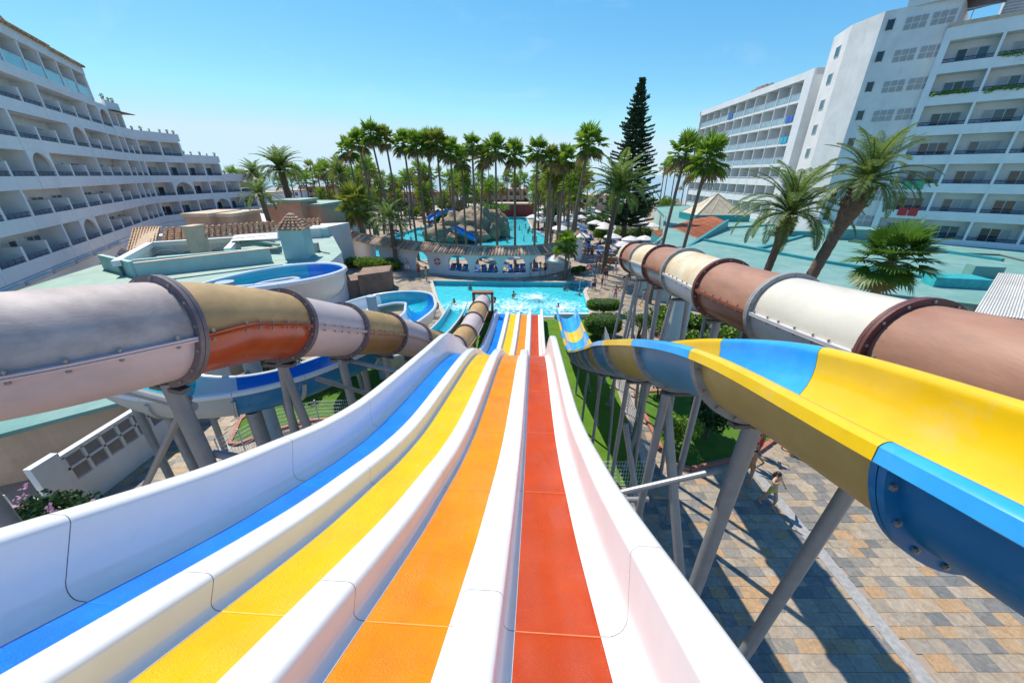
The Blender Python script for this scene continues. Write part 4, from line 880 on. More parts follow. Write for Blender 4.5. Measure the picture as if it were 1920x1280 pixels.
M_p = M_('pale_pink_grey', (.56,.46,.44), .38, .1, 1.5, .04, 18); RUST2 = M_('faded_orange', (.42,.20,.09), .35, .12, 1.5)
P1_, F1_, I1_ = tube_slide(tube1, [(a,b,H+c) for a,b,c in TP1], .64, [(-8.2,1.75,H-1.47),4.45,6.8,8.9,11.2,13.2,15.2,17.6,20.4,23.2,26.0], sch1, bolts_to=5)
mb = MB(); q = F1_[-1]; p = q[0]
mb.box((p.x-.85,p.y-.12,0),(p.x-.66,p.y+.5,2.45)); mb.box((p.x+.66,p.y-.12,0),(p.x+.85,p.y+.5,2.45)); mb.box((p.x-.85,p.y-.12,2.35),(p.x+.85,p.y+.5,2.55)); mb.box((p.x-.7,p.y-.1,0),(p.x+.7,p.y+.1,.95)); mb.build('exit_box', M_('exit_box_brown', (.24,.13,.07), .6, .2, 3), tube1)
for i in I1_[1:-1]:
    p, t, r, n = F1_[i]
    if p.y < 3.0: continue
    if p.y < 5: post(tube1, (p.x, p.y, 0), p - n*.68, .108)
    elif p.y < 8:
        post(tube1, (p.x-.75, p.y-.2, 0), p - n*.7, .075); post(tube1, (p.x+.35, p.y+.35, 0), p - n*.7, .09)
    else: post(tube1, (p.x, p.y, 0), p - n*.72, .11); 
    mb = MB(); c = p - n*.765; mb.beam(c - r*.3, c + r*.3, .14, .06); mb.build('saddle', DARKST, tube1)
post(tube1, (-5.75,2.95,0), (-5.75,2.95,H-2.3), .11)
brace(tube1, (-4.6,4.45,7.3), (-2.98,4.7,6.7), .06); brace(tube1, (-4.62,4.45,8.3), (-9.5,5.9,3.0), .055); brace(tube1, (-4.6,4.45,8.15), (-7.9,5.7,8.0), .07)
brace(tube1, (-4.2,6.9,7.2), (-4.0,8.8,5.6)); brace(tube1, (-4.4,8.9,6.6), (-2.9,9.2,6.0)); brace(tube1, (-4.0,11.2,4.6), (-2.2,12.3,4.4)); brace(tube1, (-4.0,11.2,3.4), (-2.2,13.3,3.0)); brace(tube1, (-4.0,8.9,3.2), (-3.7,13.2,3.2))

tube2 = tag(empty('tube_slide', (5.5,9,0)), 'enclosed tube slide on the right with brown and cream sections', 'water slide')
TP2 = [(5.75,-2,-1.35),(5.6,1.5,-1.84),(5.5,4.6,-2.27),(5.52,7.3,-2.56),(5.52,9.4,-2.73),(5.6,11.8,-2.9),(5.85,15,-3.3),(6.15,18,-3.72),(6.55,20.5,-4.1),(7.6,22.8,-4.6),(9.8,24.0,-5.2),(12,23.6,-5.9),(14,21.6,-6.9),(14.3,19.0,-8.0)]
def sch2(s):
    L = [(BROWN,BROWN_L,FLANGE_R),(CREAM2,PALEGREY,FLANGE_G),(BROWN,BROWN_L,FLANGE_R),(CREAM,PALEGREY,FLANGE_G),(BROWN,BROWN_L,FLANGE_R),(CREAM,PALEGREY,FLANGE_G),(BROWN,BROWN_L,FLANGE_R),(CREAM,PALEGREY,FLANGE_G)]
    return L[s % len(L)] if s < 8 else L[s % 2]
P2_, F2_, I2_ = tube_slide(tube2, [(a,b,H+c) for a,b,c in TP2], .70, [4.5,7.0,9.35,11.7,14.0,16.3,18.6,20.8,(8.9,23.7,H-4.95),(13.0,22.9,H-6.3)], sch2, bolts_to=5)
for j, i in enumerate(I2_[1:-1]):
    p, t, r, n = F2_[i]
    if p.y < 5: 
        post(tube2, (3.55,3.5,0), (4.25,3.45,H-3.45), .092); brace(tube2, (4.25,3.45,H-3.45), p - n*.85, .09); continue
    if p.y < 8: continue
    c = p - n*.86
    mb = MB(); mb.beam(c - r*.3, c + r*.3, .16, .06); mb.build('saddle', DARKST, tube2)
    if j in (3, 5, 6, 7): post(tube2, (p.x-.8, p.y+.2, 0), c - r*.3, .075); post(tube2, (p.x+.5, p.y-.2, 0), c + r*.2, .075)
    else: post(tube2, (p.x, p.y, 0), c, .1)
mb = MB(); mb.cyl((9.3,19.3,0),(9.3,19.3,6.3),.55,n=24); mb.build('support_column', M_('pale_blue_column', (.50,.60,.62), .6, .08, 2), tube2)

# ---- open blue and yellow flume
flume = tag(empty('open_flume', (3,8,0)), 'open half pipe flume with alternating blue and yellow sections', 'water slide')
def half_prof(r, hl, hr, th=.03, lip=.13):
    inn = [(-r, hl)] + [(r*math.cos(R(a)), r*math.sin(R(a))) for a in [180 + 180*k/18 for k in range(19)]] + [(r, hr)]
    ro = r + th
    out = [(ro+lip, hr+.005), (ro+lip, hr-.05), (ro+lip-.03, hr-.05), (ro+lip-.04, hr-.03), (ro, hr-.03)] + [(ro*math.cos(R(a)), ro*math.sin(R(a))) for a in [0 - 180*k/18 for k in range(19)]] + [(-ro, hl-.03), (-ro-lip+.04, hl-.03), (-ro-lip+.03, hl-.05), (-ro-lip, hl-.05), (-ro-lip, hl+.005)]
    lw_ = .085; rim_r = arcpts(r+lw_, hr-lw_*.6, lw_, 180, 40, 7); rim_l = arcpts(-r-lw_, hl-lw_*.6, lw_, 140, 0, 7)
    out = [(r+.17, hr-.09), (r+.16, hr-.10), (r+.13, hr-.09), (ro+.01, hr-.10)] + [(ro*math.cos(R(a)), ro*math.sin(R(a))) for a in [0 - 180*k/18 for k in range(19)]] + [(-ro-.01, hl-.10), (-r-.13, hl-.09), (-r-.16, hl-.10), (-r-.17, hl-.09)]
    prof = rim_l + inn[1:-1] + rim_r + out
    ni = len(rim_l) + len(inn) - 2 + len(rim_r)
    q_ = len(rim_l); ms = [2]*(q_-1) + [0]*(ni-2*q_+1) + [2]*(q_+2) + [1]*(len(prof)-ni-4) + [2, 2]
    ms = (ms + [0]*len(prof))[:len(prof)]
    return prof, ms
def open_flume(root, pts, r, cuts, scheme, hl=.1, hr=.1, ds=.12, fl_m=FLANGE_G, bolts=99, flange_r=.1, bank=None, flm=None):
    P = catmull(pts, ds); F = frames(P)
    if bank:
        F = [(p, t, (rr*math.cos(bank(i/len(P))) + nn*math.sin(bank(i/len(P)))), (nn*math.cos(bank(i/len(P))) - rr*math.sin(bank(i/len(P))))) for i, (p, t, rr, nn) in enumerate(F)]
    prof, ms = half_prof(r, hl, hr)
    idx = sorted(set([0] + [cc if isinstance(cc, int) else min(range(len(P)), key=lambda q: abs(P[q].y - cc)) for cc in cuts] + [len(P)-1])); nb = 0
    for s, (i0, i1) in enumerate(zip(idx, idx[1:])):
        mi, mo = scheme(s)[:2]; mr = scheme(s)[-1] if len(scheme(s)) > 2 else mi; mb = MB(); f = shrink(F[i0:i1+1], .004); sweep(mb, f, prof[::-1], 1, ms=(ms[::-1][1:] + ms[:1])); mb.build('trough_section', [mi, mo, mr], root)
    for s, i in enumerate(idx[1:-1]):
        p, t, rr, nn = F[i]; mb = MB(); m_ = 26; ro = r + .02
        for (o0, o1) in ((-.05,-.004),(.004,.05)):
            vs = []
            for k in range(m_+1):
                a = R(180 + 180*k/m_); d = rr*math.cos(a) + nn*math.sin(a)
                vs += [p + d*ro + t*o0, p + d*(ro+flange_r) + t*o0, p + d*(ro+flange_r) + t*o1, p + d*ro + t*o1]
            mb.add(vs, [(4*k+j, 4*(k+1)+j, 4*(k+1)+(j+1)%4, 4*k+(j+1)%4) for k in range(m_) for j in range(4)] + [(3,2,1,0), (4*m_,4*m_+1,4*m_+2,4*m_+3)], 0, True)
        fl = mb.build('flange', flm(s) if flm else fl_m, root)
        if nb < bolts:
            for k in range(9):
                a = R(190 + 160*k/8); put('bolt', boltm, fl, Matrix.Translation(p + (rr*math.cos(a) + nn*math.sin(a))*(ro+.055)) @ t.to_track_quat('Z','Y').to_matrix().to_4x4())
        nb += 1
    return P, F, idx
TP3 = [(3.38,-2.5,-.95),(3.18,-.5,-1.2),(3.05,1.76,-1.58),(3.01,3.95,-2.02),(2.98,5.9,-2.76),(3.0,8.1,-3.8),(3.26,10.7,-5.15),(3.5,13.4,-6.55),(3.72,16,-7.85),(3.85,18,-8.72),(4.05,21,-9.5),(4.3,25,-10.0),(4.5,28.9,-10.2)]
P3_, F3_, I3_ = open_flume(flume, [(a,b,H+c) for a,b,c in TP3], .71, [1.76,3.95,5.9,7.9,9.6,11.2,12.8,14.4,16.0,17.6,19.3,21.2,23.2,25.4], lambda s: (F_BLUE, F_BLUE_D) if s == 0 else (F_BLUE, F_BLUE_O) if s % 2 == 0 else (F_YEL, F_YEL_O), bolts=4, flm=lambda s: F_BLUE_D if s == 0 else FLANGE_G)
for j, i in enumerate(I3_[1:-1]):
    p, t, r, n = F3_[i]; c = p - n*.83
    if p.y < 3: continue
    mb = MB(); mb.beam(c - r*.28, c + r*.28, .14, .05); mb.build('saddle', DARKST, flume)
    if p.y < 3: continue
    if p.y < 5: post(flume, (p.x, p.y, 0), c, .108)
    else:
        if p.y > 9 and j % 2 == 0: continue
        post(flume, (p.x-.25, p.y, 0), c - r*.25, .055 if p.y > 7 else .075)
        if j % 2 == 1: post(flume, (p.x+.6, p.y+.3, 0), c + r*.2, .05)
    if j % 2 == 0 and p.y < 16: brace(flume, (p.x, p.y, c.z*.62), (1.0+.06*p.y, p.y+.1, c.z*.60), .06)
brace(flume, (2.93,3.95,7.45), (1.12,4.1,6.7), .042); brace(flume, (2.93,3.95,4.6), (1.3,4.6,4.4), .07); brace(flume, (2.9,5.9,3.2), (1.4,6.4,2.6), .06); brace(flume, (2.9,5.9,7.4), (3.6,3.4,1.0), .09); brace(flume, (3.0,8.0,5.2), (3.9,6.2,.4), .08); brace(flume, (3.0,8.0,2.0), (1.8,8.2,1.2), .05)

# ---- blue, teal and white spiral flume on the left
spiral = tag(empty('spiral_flume', (-9,12.5,0)), 'open spiral flume in teal, blue and white looping behind the mauve tube', 'water slide')
pts = [(-11.0,4.2,H-2.3),(-10.4,7.0,H-2.6)]
C1 = Vector((-9.75,12.2)); R1 = 3.0
for k, (a, z) in enumerate([(-100,-2.75),(-60,-2.95),(-20,-3.15),(20,-3.4),(60,-3.65),(100,-3.95),(140,-4.3),(180,-4.6),(220,-4.9)]):
    rr = R1 if a < 170 else R1 + .35
    pts.append((C1.x + rr*math.cos(R(a)), C1.y + rr*math.sin(R(a)), H + z))
pts += [(-10.0,8.75,H-5.2),(-8.3,8.75,H-5.45),(-6.9,9.9,H-5.7),(-5.8,12.2,H-5.95),(-5.1,15,H-6.2),(-4.75,17.5,H-6.4)]
C2 = Vector((-7.6,19.3)); R2 = 2.55
for (a, z) in [(0,-6.55),(40,-6.75),(80,-7.0),(120,-7.25),(160,-7.5),(200,-7.75),(240,-8.0),(280,-8.3),(320,-8.65)]:
    pts.append((C2.x + R2*math.cos(R(a)) - (0 if a < 200 else (a-200)/120*.25), C2.y + R2*math.sin(R(a)), H + z))
pts += [(-4.95,20.6,H-9.1),(-4.75,23.5,H-9.6),(-4.7,27,H-10.1),(-4.7,30.6,H-10.35)]
S_TEAL_O = M_('spiral_teal_outside', (.16,.36,.38), .4, .12, 1.2); S_PALE_O = M_('spiral_pale_outside', (.60,.60,.56), .4, .08, 1.2)
SQ = {0:(S_TEAL,S_TEAL_O),1:(S_TEAL,S_TEAL_O),2:(S_TEAL,S_TEAL_O),3:(S_BLUE,S_PALE_O),4:(S_BLUE,S_PALE_O),5:(S_TEAL,S_GREY_O),6:(S_TEAL,S_TEAL_O),7:(S_TEAL,S_BLUE_O),8:(S_TEAL,S_GREY_O),9:(S_WHITE,S_BLUE_O),10:(S_BLUE,S_BLUE_O),11:(S_TEAL,S_TEAL_O),12:(S_WHITE,S_GREY_O),13:(S_BLUE,S_GREY_O),14:(S_TEAL,S_TEAL_O),15:(S_WHITE,S_GREY_O),16:(S_BLUE,S_BLUE_O),17:(S_TEAL,S_TEAL_O),18:(S_WHITE,S_PALE_O),19:(S_TEAL,S_TEAL_O)}
SQL = [SQ[i] for i in range(20)]; SQL[9] = (S_WHITE,S_GREY_O); SQL.insert(10, (S_BLUE,S_BLUE_O))
def sch4(s): return (*SQL[min(s, 20)], S_WHITE)
P4_, F4_, I4_ = open_flume(spiral, pts, .72, list(range(24, 460, 24)) + [228], sch4, hl=.0, hr=.28, bolts=0, fl_m=S_GREY_O, flange_r=.07)
for (x, y, z, r) in ((C1.x,C1.y,H-3.3,.28),(C2.x-.1,C2.y,H-6.0,.26)):
    mb = MB(); mb.cyl((x,y,0),(x,y,z),r,n=20); mb.build('support_column', M_('column_grey_blue', (.34,.42,.48), .45, .1, 3), spiral)
for i in range(30, len(P4_)-10, 26):
    p, t, r, n = F4_[i]
    cc = C1 if p.y < 15 else C2
    if (Vector((p.x,p.y))-cc).length < 3.6: brace(spiral, (cc.x, cc.y, p.z-1.5), p - n*.72, .08)
    if p.z < 6.8: post(spiral, (p.x, p.y, 0), p - n*.74, .12)
post(spiral, (-7.6,9.0,0), (-7.6,9.0,H-6.3), .2, 'support_column')
# small gantry to the right of the lanes at the crest
# ================================================================ ARCHED GARDEN WALL
random.seed(33)
gwall = tag(empty('arched_wall', (0,43,0)), 'curved white garden wall with open arches and weathered tile coping', 'wall')
GW = catmull([(x, y, 0) for x, y in [(-29,74),(-28.6,68),(-27,61.5),(-23.5,55.8),(-19.5,52),(-15.2,48.6),(-10.4,46.0),(-5.5,44.0),(0,43.5),(3.9,44.6),(7.4,47.9)]], .12)
GF = frames(GW); HWL = 2.85
opens = []
for (xc, wd, sill) in ((-11.3,2.3,0.0),(-6.5,2.7,.5),(-3.1,2.7,.5),(.3,2.7,.5),(3.35,2.4,.5),(-18.5,1.6,.6)):
    i = min(range(len(GW)), key=lambda q: abs(GW[q].x - xc) + (0 if GW[q].y < 60 else 99)); opens.append((i, wd/2/.12, sill))
mb = MB(); th = .42
def wall_col(i, z0, z1):
    (p, t, r, n), (p2, t2, r2, n2) = GF[i], GF[i+1]
    a, b, c, d = p + r*th*.5, p2 + r2*th*.5, p2 - r2*th*.5, p - r*th*.5; Z = lambda q, z: (q.x, q.y, z)
    mb.add([Z(a,z0[0]),Z(b,z0[1]),Z(b,z1[1]),Z(a,z1[0]),Z(d,z0[0]),Z(c,z0[1]),Z(c,z1[1]),Z(d,z1[0])], [(0,1,2,3),(5,4,7,6),(3,2,6,7),(1,0,4,5)], 0)
def arch_z(i):
    for (c, hw_, s) in opens:
        if abs(i - c) < hw_: return s, s + (2.5 - s)*(.42 + .58*math.sqrt(max(0, 1-((i-c)/hw_)**2)))
    return None
for i in range(len(GW)-1):
    a, b = arch_z(i), arch_z(i+1)
    if a is None and b is None: wall_col(i, (0,0), (HWL,HWL))
    else:
        a = a or (b[0], b[0]); b = b or (a[0], a[0])
        if max(a[0], b[0]) > 0: wall_col(i, (0,0), (a[0], b[0]))
        wall_col(i, (a[1], b[1]), (HWL, HWL))
mb.build('wall', WALLW, gwall)
tm = MB(); vs = []
for (y, r, z) in ((-.98,.15,-.12),(-.35,.135,.24),(.28,.12,.60)):
    for k in range(6): a = math.pi*k/5; vs.append((math.cos(a)*r, y, z + math.sin(a)*r))
tm.add(vs, [(j*6+k, j*6+k+1, (j+1)*6+k+1, (j+1)*6+k) for j in range(2) for k in range(5)] + [(5,4,3,2,1,0)], 0, True); tm = tm.mesh('tile', TERRA2, 2)
s_ = 0; k = 0
i = 0
while i < len(GW):
    p, t, r, n = GF[i]; a = math.atan2(t.y, t.x)
    put('tile', tm, gwall, Matrix.Translation((p.x, p.y, HWL+.06+random.uniform(-.02,.02))) @ Matrix.Rotation(a, 4, 'Z') @ Matrix.Rotation(random.uniform(-.03,.03), 4, 'X')); i += 3
mb = MB(); sweep(mb, [(p + Vector((0,0,HWL)), t, r, n) for p, t, r, n in GF], [(.95,-.12),(.95,-.06),(-.27,.66),(-.36,.62),(-.30,0),(.2,0)], smooth=False); mb.build('coping_bed', TERRA2, gwall)
mb = MB(); mb.tube([p - r*.28 + Vector((0,0,HWL+.72)) for p, t, r, n in GF[::3]], .13, 7); mb.build('ridge', TERRA2, gwall)
# life ring on the wall, others by the pool
rm = MB(); n_, m_ = 20, 8; vs = []
for i in range(n_):
    a = 2*math.pi*i/n_
    for j in range(m_): b = 2*math.pi*j/m_; vs.append(((.3+.085*math.cos(b))*math.cos(a), .085*math.sin(b), (.3+.085*math.cos(b))*math.sin(a)))
for i in range(n_):
    for j in range(m_): pass
rm.add(vs, [(i*m_+j, i*m_+(j+1)%m_, ((i+1)%n_)*m_+(j+1)%m_, ((i+1)%n_)*m_+j) for i in range(n_) for j in range(m_)], 0, True)
rm.m = [1 if (f // m_) % 5 == 0 else 0 for f in range(len(rm.f))]; rm = rm.mesh('life_ring', [BUOY, PLAST])
q = min(GF, key=lambda f: abs(f[0].x + 9.0) + (f[0].y > 60)*99)
def ring(p, rz, lab, sc=1.15):
    o = put('life_ring', rm, None, Matrix.Translation(p) @ Matrix.Rotation(rz, 4, 'Z') @ Matrix.Scale(sc, 4)); tag(o, lab, 'life ring')
ring(q[0] + q[2]*.33 + Vector((0,0,1.55)), math.atan2(q[1].y, q[1].x), 'red and white life ring hung on the white arched wall')
def ring_stand(u, v, lab, z=.9):
    p = g(u, v); r = tag(empty('ring_stand', p), lab + ' stand', 'stand'); mb = MB(); mb.cyl(p, p + Vector((0,0,1.25)), .035, n=8); mb.beam(p + Vector((-.3,0,1.0)), p + Vector((.3,0,1.0)), .05, .05); mb.build('post', STEEL, r)
    ring(p + Vector((0,-.12,.95)), .2, lab)
ring_stand(816,592, 'orange life ring on post beside the lower spiral flume'); ring_stand(1103,516, 'orange life ring on post by the palm right of the pool')

# ================================================================ VEGETATION
def fan_crown(n=34, L=1.0, seed=0, droop=.5, blades=15, m=0):
    random.seed(seed); mb = MB()
    for k in range(n):
        f = (k+.5)/n; el = R(84 - 128*f**1.05 + random.uniform(-14,14)); az = k*2.39996 + random.uniform(-.25,.25)
        d = Vector((math.cos(el)*math.cos(az), math.cos(el)*math.sin(az), math.sin(el)))
        pl = L*random.uniform(.75,1.05); base = Vector((0,0,0)); tip = d*pl*.66 + Vector((0,0,-.06*pl*f))
        mb.tube([base, tip*.6 + Vector((0,0,.03)), tip], [.022*L,.016*L,.01*L], 4, 0, False)
        sd = d.cross(Vector((0,0,1))); sd = sd.normalized() if sd.length > .05 else Vector((1,0,0)); nn = sd.cross(d).normalized()
        fl = L*random.uniform(.66,.9); mi = 1 if f > .84 else m
        for b in range(blades):
            an = R(-105 + 210*b/(blades-1)) + random.uniform(-.04,.04); bd = d*math.cos(an) + sd*math.sin(an); w_ = fl*.05
            sdv = (sd*math.cos(an) - d*math.sin(an))*w_
            l_ = fl*(1 - .25*abs(an)/1.8)*random.uniform(.85,1.05)
            mid = tip + bd*l_*.55 + nn*.04*l_ + Vector((0,0,-droop*.10*l_)); end = tip + bd*l_*.95 + Vector((0,0,-droop*l_*random.uniform(.15,.55)*(.5+f)))
            mb.add([tip, mid - sdv, end, mid + sdv], [(0,1,2),(0,2,3)], mi)
    return mb
random.seed(5)
FANM = [fan_crown(34, 1.75, 40+i, .6, 19).mesh('crown', [(FAN, FAN2)[i == 3], THATCH]) for i in range(4)]
FANS = [fan_crown(26, 1.75, 60+i, .6, 10).mesh('crown', [(FAN, FAN2, FAN)[i], THATCH]) for i in range(3)]
def trunk_mesh(h, r0, r1, lean=(0,0), curve=.2, mat=BARK, n=8, seg=8, rings=False, name='trunk', bulge=0):
    pts = []; rs = []
    for k in range(seg+1):
        f = k/seg; pts.append((lean[0]*(f*(1-curve)+curve*f*f), lean[1]*(f*(1-curve)+curve*f*f), h*f))
        r = r0 + (r1-r0)*f + r0*.35*max(0, 1-f*9) + (bulge*math.exp(-((f-.92)/.07)**2))
        if rings: r *= 1 + (.05 if k % 2 else -.02)
        rs.append(r)
    mb = MB(); mb.tube(pts, rs, n, 0, True); return mb.mesh(name, mat, 1.2), Vector(pts[-1])
def palm(name, p, h, crown, label, group=None, lean=(0,0), r=(.19,.13), cs=1.0, mat=BARK, seg=10, n=8, rot=None, skirt=True):
    root = tag(empty(name, p), label, 'palm', group)
    tmh, top = trunk_mesh(h, r[0], r[1], lean, .3, mat, n, seg); M0 = Matrix.Translation(p)
    put('trunk', tmh, root, M0)
    put('crown', crown, root, M0 @ Matrix.Translation(top) @ Matrix.Rotation(random.uniform(0, 6.28) if rot is None else rot, 4, 'Z') @ Matrix.Rotation(random.uniform(-.1,.1), 4, 'X') @ Matrix.Diagonal((cs*.95, cs*.95, cs*random.uniform(1.05,1.25), 1)))
    return root
def palm_px(u, v, bu, Y, crown, label, group=None, cs=1.0, name='fan_palm', **kw):   # crown centre seen at (u, v), foot at distance Y below
    y = (640-v)/690; t = Y/(CT + y*ST); top = Vector(((u-960)/690*t, Y, H + t*(-ST + y*CT)))
    x = top.x + (bu - u)/690*t
    return palm(name, (x, Y, 0), top.z, crown, label, group, lean=(top.x - x, 0), cs=cs, **kw)
GROVE = 'tall fan palms of the grove around the lazy pool'
random.seed(101)
front = [(695,254,737,53),(672,267,700,55),(722,260,745,54),(652,282,672,60),(757,270,768,53),(780,272,789,51.5),(801,270,810,51),(819,272,823,50.5),(844,285,848,50),(885,275,888,50),(929,282,930,50),(965,291,968,51),(1008,285,1004,52),(1034,297,1030,53),(1060,300,1050,55),(906,296,882,53),(865,300,868,58)]
front.sort()
for i, (u, v, bu, Y) in enumerate(front):
    palm_px(u, v, bu*.5 + u*.5, Y, FANM[i % 4], '%s tall fan palm from the left in the front row behind the arched wall' % ORD[i], 'tall fan palms behind the arched wall', cs=random.uniform(.74,.95), r=(.17,.115))
palm_px(1105, 270, 1074, 44, FANM[1], 'tall leaning fan palm at the right end of the arched wall', cs=1.0)
palm_px(1286, 288, 1262, 33.5, FANM[0], 'tall fan palm beside the turquoise roof, left one of the leaning pair', cs=.78, r=(.17,.12))
palm_px(1328, 300, 1303, 31.0, FANM[2], 'tall fan palm beside the turquoise roof, right one of the leaning pair', cs=.82, r=(.17,.12))
random.seed(77); cnt = 0
while cnt < 96:
    x, y = random.uniform(-50, 22), random.uniform(58, 150)
    if inside((x, y), LAZY) or (-17 < x < -1 and 68 < y < 84): continue
    if y < 90 and x > 8: continue
    u = 960 + 690*x/(y*CT + 5)
    if u < 610 or u > 1150: continue
    h = random.uniform(5.5, 12.5) if y < 110 else random.uniform(6.5, 12)
    if u > 900: h = min(h, 11.5)
    palm('fan_palm', (x, y, 0), h, random.choice(FANS), 'fan palm in the dense grove beyond the arched wall', GROVE, lean=(random.uniform(-.6,.6), 0), cs=random.uniform(.85,1.15), seg=4, n=6); cnt += 1
random.seed(222); cnt = 0; tries = 0
while cnt < 64 and tries < 900:
    tries += 1
    u, v = (random.uniform(628, 870), random.uniform(285, 395)) if cnt < 40 else (random.uniform(870, 1095), random.uniform(300, 380)); Y = random.uniform(56, 118)
    y = (640-v)/690; t = Y/(CT + y*ST); x = (u-960)/690*t; z = H + t*(-ST + y*CT)
    if z < 3.5 or z > 13.5 or inside((x, Y), LAZY) or (-18 < x < 0 and 66 < Y < 85): continue
    palm('fan_palm', (x, Y, 0), z, random.choice(FANS), 'fan palm in the dense grove beyond the arched wall', GROVE, lean=(random.uniform(-.4,.4), 0), cs=random.uniform(.8,1.12), r=(.18,.14), seg=4, n=6); cnt += 1
for i, u in enumerate((1232,1240,1252,1262,1273,1282)):
    y = 118 + (i*37 % 23); t = y*CT + 5; palm('fan_palm', ((u-960)/690*t, y, 0), random.uniform(11.5,13.5), FANS[i % 3], 'small far fan palm against the sea beside the sunlit wing', 'far fan palms against the sea', cs=.9, seg=4, n=6)
for i, (u, y, h) in enumerate(sorted(((462,88,11),(478,92,10.5),(575,95,11.5),(590,84,10),(560,100,12),(548,90,9.5),(612,92,11),(628,88,12),(600,104,12.5),(498,104,11)))):
    t = y*CT + 4; palm('fan_palm', ((u-960)/690*t, y, 0), h, FANS[i % 3], '%s far fan palm from the left behind the salmon pavilion' % ORD[i], 'fan palms behind the pavilion', cs=1.05, seg=4, n=6)
# feather (date) palms
def frond_mesh(L, seed, leaf=.5, n=58, arch=.9, m=DATE, wide=.0125):
    random.seed(seed); mb = MB(); pts = []
    for k in range(13):
        f = k/12; a = R(60) - arch*1.55*f**1.25; 
        pts.append(Vector((0,0,0)) if k == 0 else pts[-1] + Vector((math.cos(a), 0, math.sin(a)))*L/12)
    mb.tube(pts, [.03*(1-.8*k/12)*L/3 + .006 for k in range(13)], 4, 0, False)
    for k in range(n):
        f = .14 + .86*k/n; q = f*12; i = min(11, int(q)); p = pts[i].lerp(pts[i+1], q-i); t = (pts[i+1]-pts[i]).normalized()
        ll = leaf*L/3*(math.sin(math.pi*min(1, f*.82+.16)))**.7*random.uniform(.85,1.1)
        for sg in (-1, 1):
            d = (t*.75 + Vector((0, sg*.85, 0)) + Vector((0,0,.25-.35*f + random.uniform(-.12,.12)))).normalized(); s = t.cross(d).normalized().cross(d).normalized()*wide*L/3*1.4
            e = p + d*ll + Vector((0,0,-.12*ll)); md = p + d*ll*.5
            mb.add([p, md - s, e, md + s], [(0,1,2,3)])
    return mb.mesh('frond', m)
FRN = [frond_mesh(3.0, 1, arch=.75), frond_mesh(3.0, 2, arch=1.0), frond_mesh(3.0, 3, arch=1.2)]
FRF = [frond_mesh(3.0, 4, n=20, arch=.8, wide=.035), frond_mesh(3.0, 5, n=20, arch=1.1, wide=.035)]
def date_palm(p, h, label, lean=(0,0), nf=46, scale=1.0, r=(.30,.24), fr=FRN, group=None, bulge=.1, join=False, name='date_palm', rings=True, seed=3):
    root = tag(empty(name, p), label, 'palm', group); M0 = Matrix.Translation(p)
    tmh, top = trunk_mesh(h, r[0], r[1], lean, .55, BARKD, 12, 44 if rings else 6, rings, bulge=bulge); put('trunk', tmh, root, M0)
    random.seed(seed)
    for k in range(nf):
        f = (k+.5)/nf; az = k*2.39996 + random.uniform(-.2,.2); tilt = R(-35 + 92*f + random.uniform(-8,8)); sc = scale*random.uniform(.88,1.08)*(1 if f < .85 else .85)
        put('frond', fr[min(len(fr)-1, int(f*len(fr)))], root, M0 @ Matrix.Translation(top + Vector((0,0,.15))) @ Matrix.Rotation(az, 4, 'Z') @ Matrix.Rotation(tilt, 4, 'Y') @ Matrix.Scale(sc, 4))
    if rings:                                             # stubs of cut fronds below the crown
        mb = MB()
        for k in range(70):
            a = random.uniform(0, 6.28); z = h - random.uniform(.05, 1.0); d = Vector((math.cos(a), math.sin(a), 0)); rr = r[1] + bulge*.9
            c = Vector((top.x, top.y, z)) - Vector((lean[0], lean[1], 0))*(h-z)/h*1.3; mb.cyl(c + d*rr*.75, c + d*(rr + .13) + Vector((0,0,.14)), .06, .035, 5)
        mb.build('stub_collar', BARKD, root).matrix_basis = M0
    return root
def date_px(u, v, bu, Y, label, **kw):
    y = (640-v)/690; t = Y/(CT + y*ST); top = Vector(((u-960)/690*t, Y, H + t*(-ST + y*CT))); x = top.x + (bu-u)/690*t
    return date_palm((x, Y, 0), top.z, label, lean=(top.x - x, 0), **kw)
date_px(1480, 408, 1452, 21.5, 'date palm with slim ringed trunk growing past the turquoise roof', scale=1.18, r=(.22,.19), bulge=.12, nf=46)
date_px(1622, 350, 1540, 18.8, 'larger date palm with thick shaggy trunk leaning right before the shaded hotel', scale=.94, r=(.28,.24), bulge=.2, nf=46, seed=9)
date_px(1160, 362, 1146, 45, 'broad date palm left of the dark tall conifer', scale=1.75, r=(.30,.26), fr=FRF, nf=46, rings=False, seed=5)
date_px(527, 322, 534, 66, 'large date palm standing above the salmon pavilion', scale=1.55, r=(.55,.5), fr=FRF, nf=50, rings=False, seed=6, bulge=0)
date_px(490, 372, 498, 47, 'low date palm in front of the white shade sail', scale=1.0, r=(.3,.26), fr=FRF, nf=36, rings=False, seed=7, bulge=0)
date_px(637, 330, 640, 72, 'dark date palm at the left edge of the grove', scale=1.3, r=(.4,.34), fr=FRF, nf=40, rings=False, seed=8, bulge=0)
date_px(733, 418, 733, 47.5, 'short bushy date palm leaning over the arched wall', scale=1.15, r=(.26,.24), fr=FRF, nf=40, rings=False, seed=12, bulge=0)
date_px(478, 330, 480, 84, 'far date palm beside the stepped end of the left hotel', scale=1.3, r=(.4,.36), fr=FRF, nf=40, rings=False, seed=13, bulge=0)
palm_px(668, 388, 676, 56, FANM[3], 'stout fan palm with shaggy trunk at the left bend of the arched wall', r=(.45,.42), cs=1.5, name='fan_palm')
palm_px(1062, 459, 1063, 42.4, FANM[0], 'small fan palm in front of the right end of the arched wall', r=(.14,.12), cs=.75)
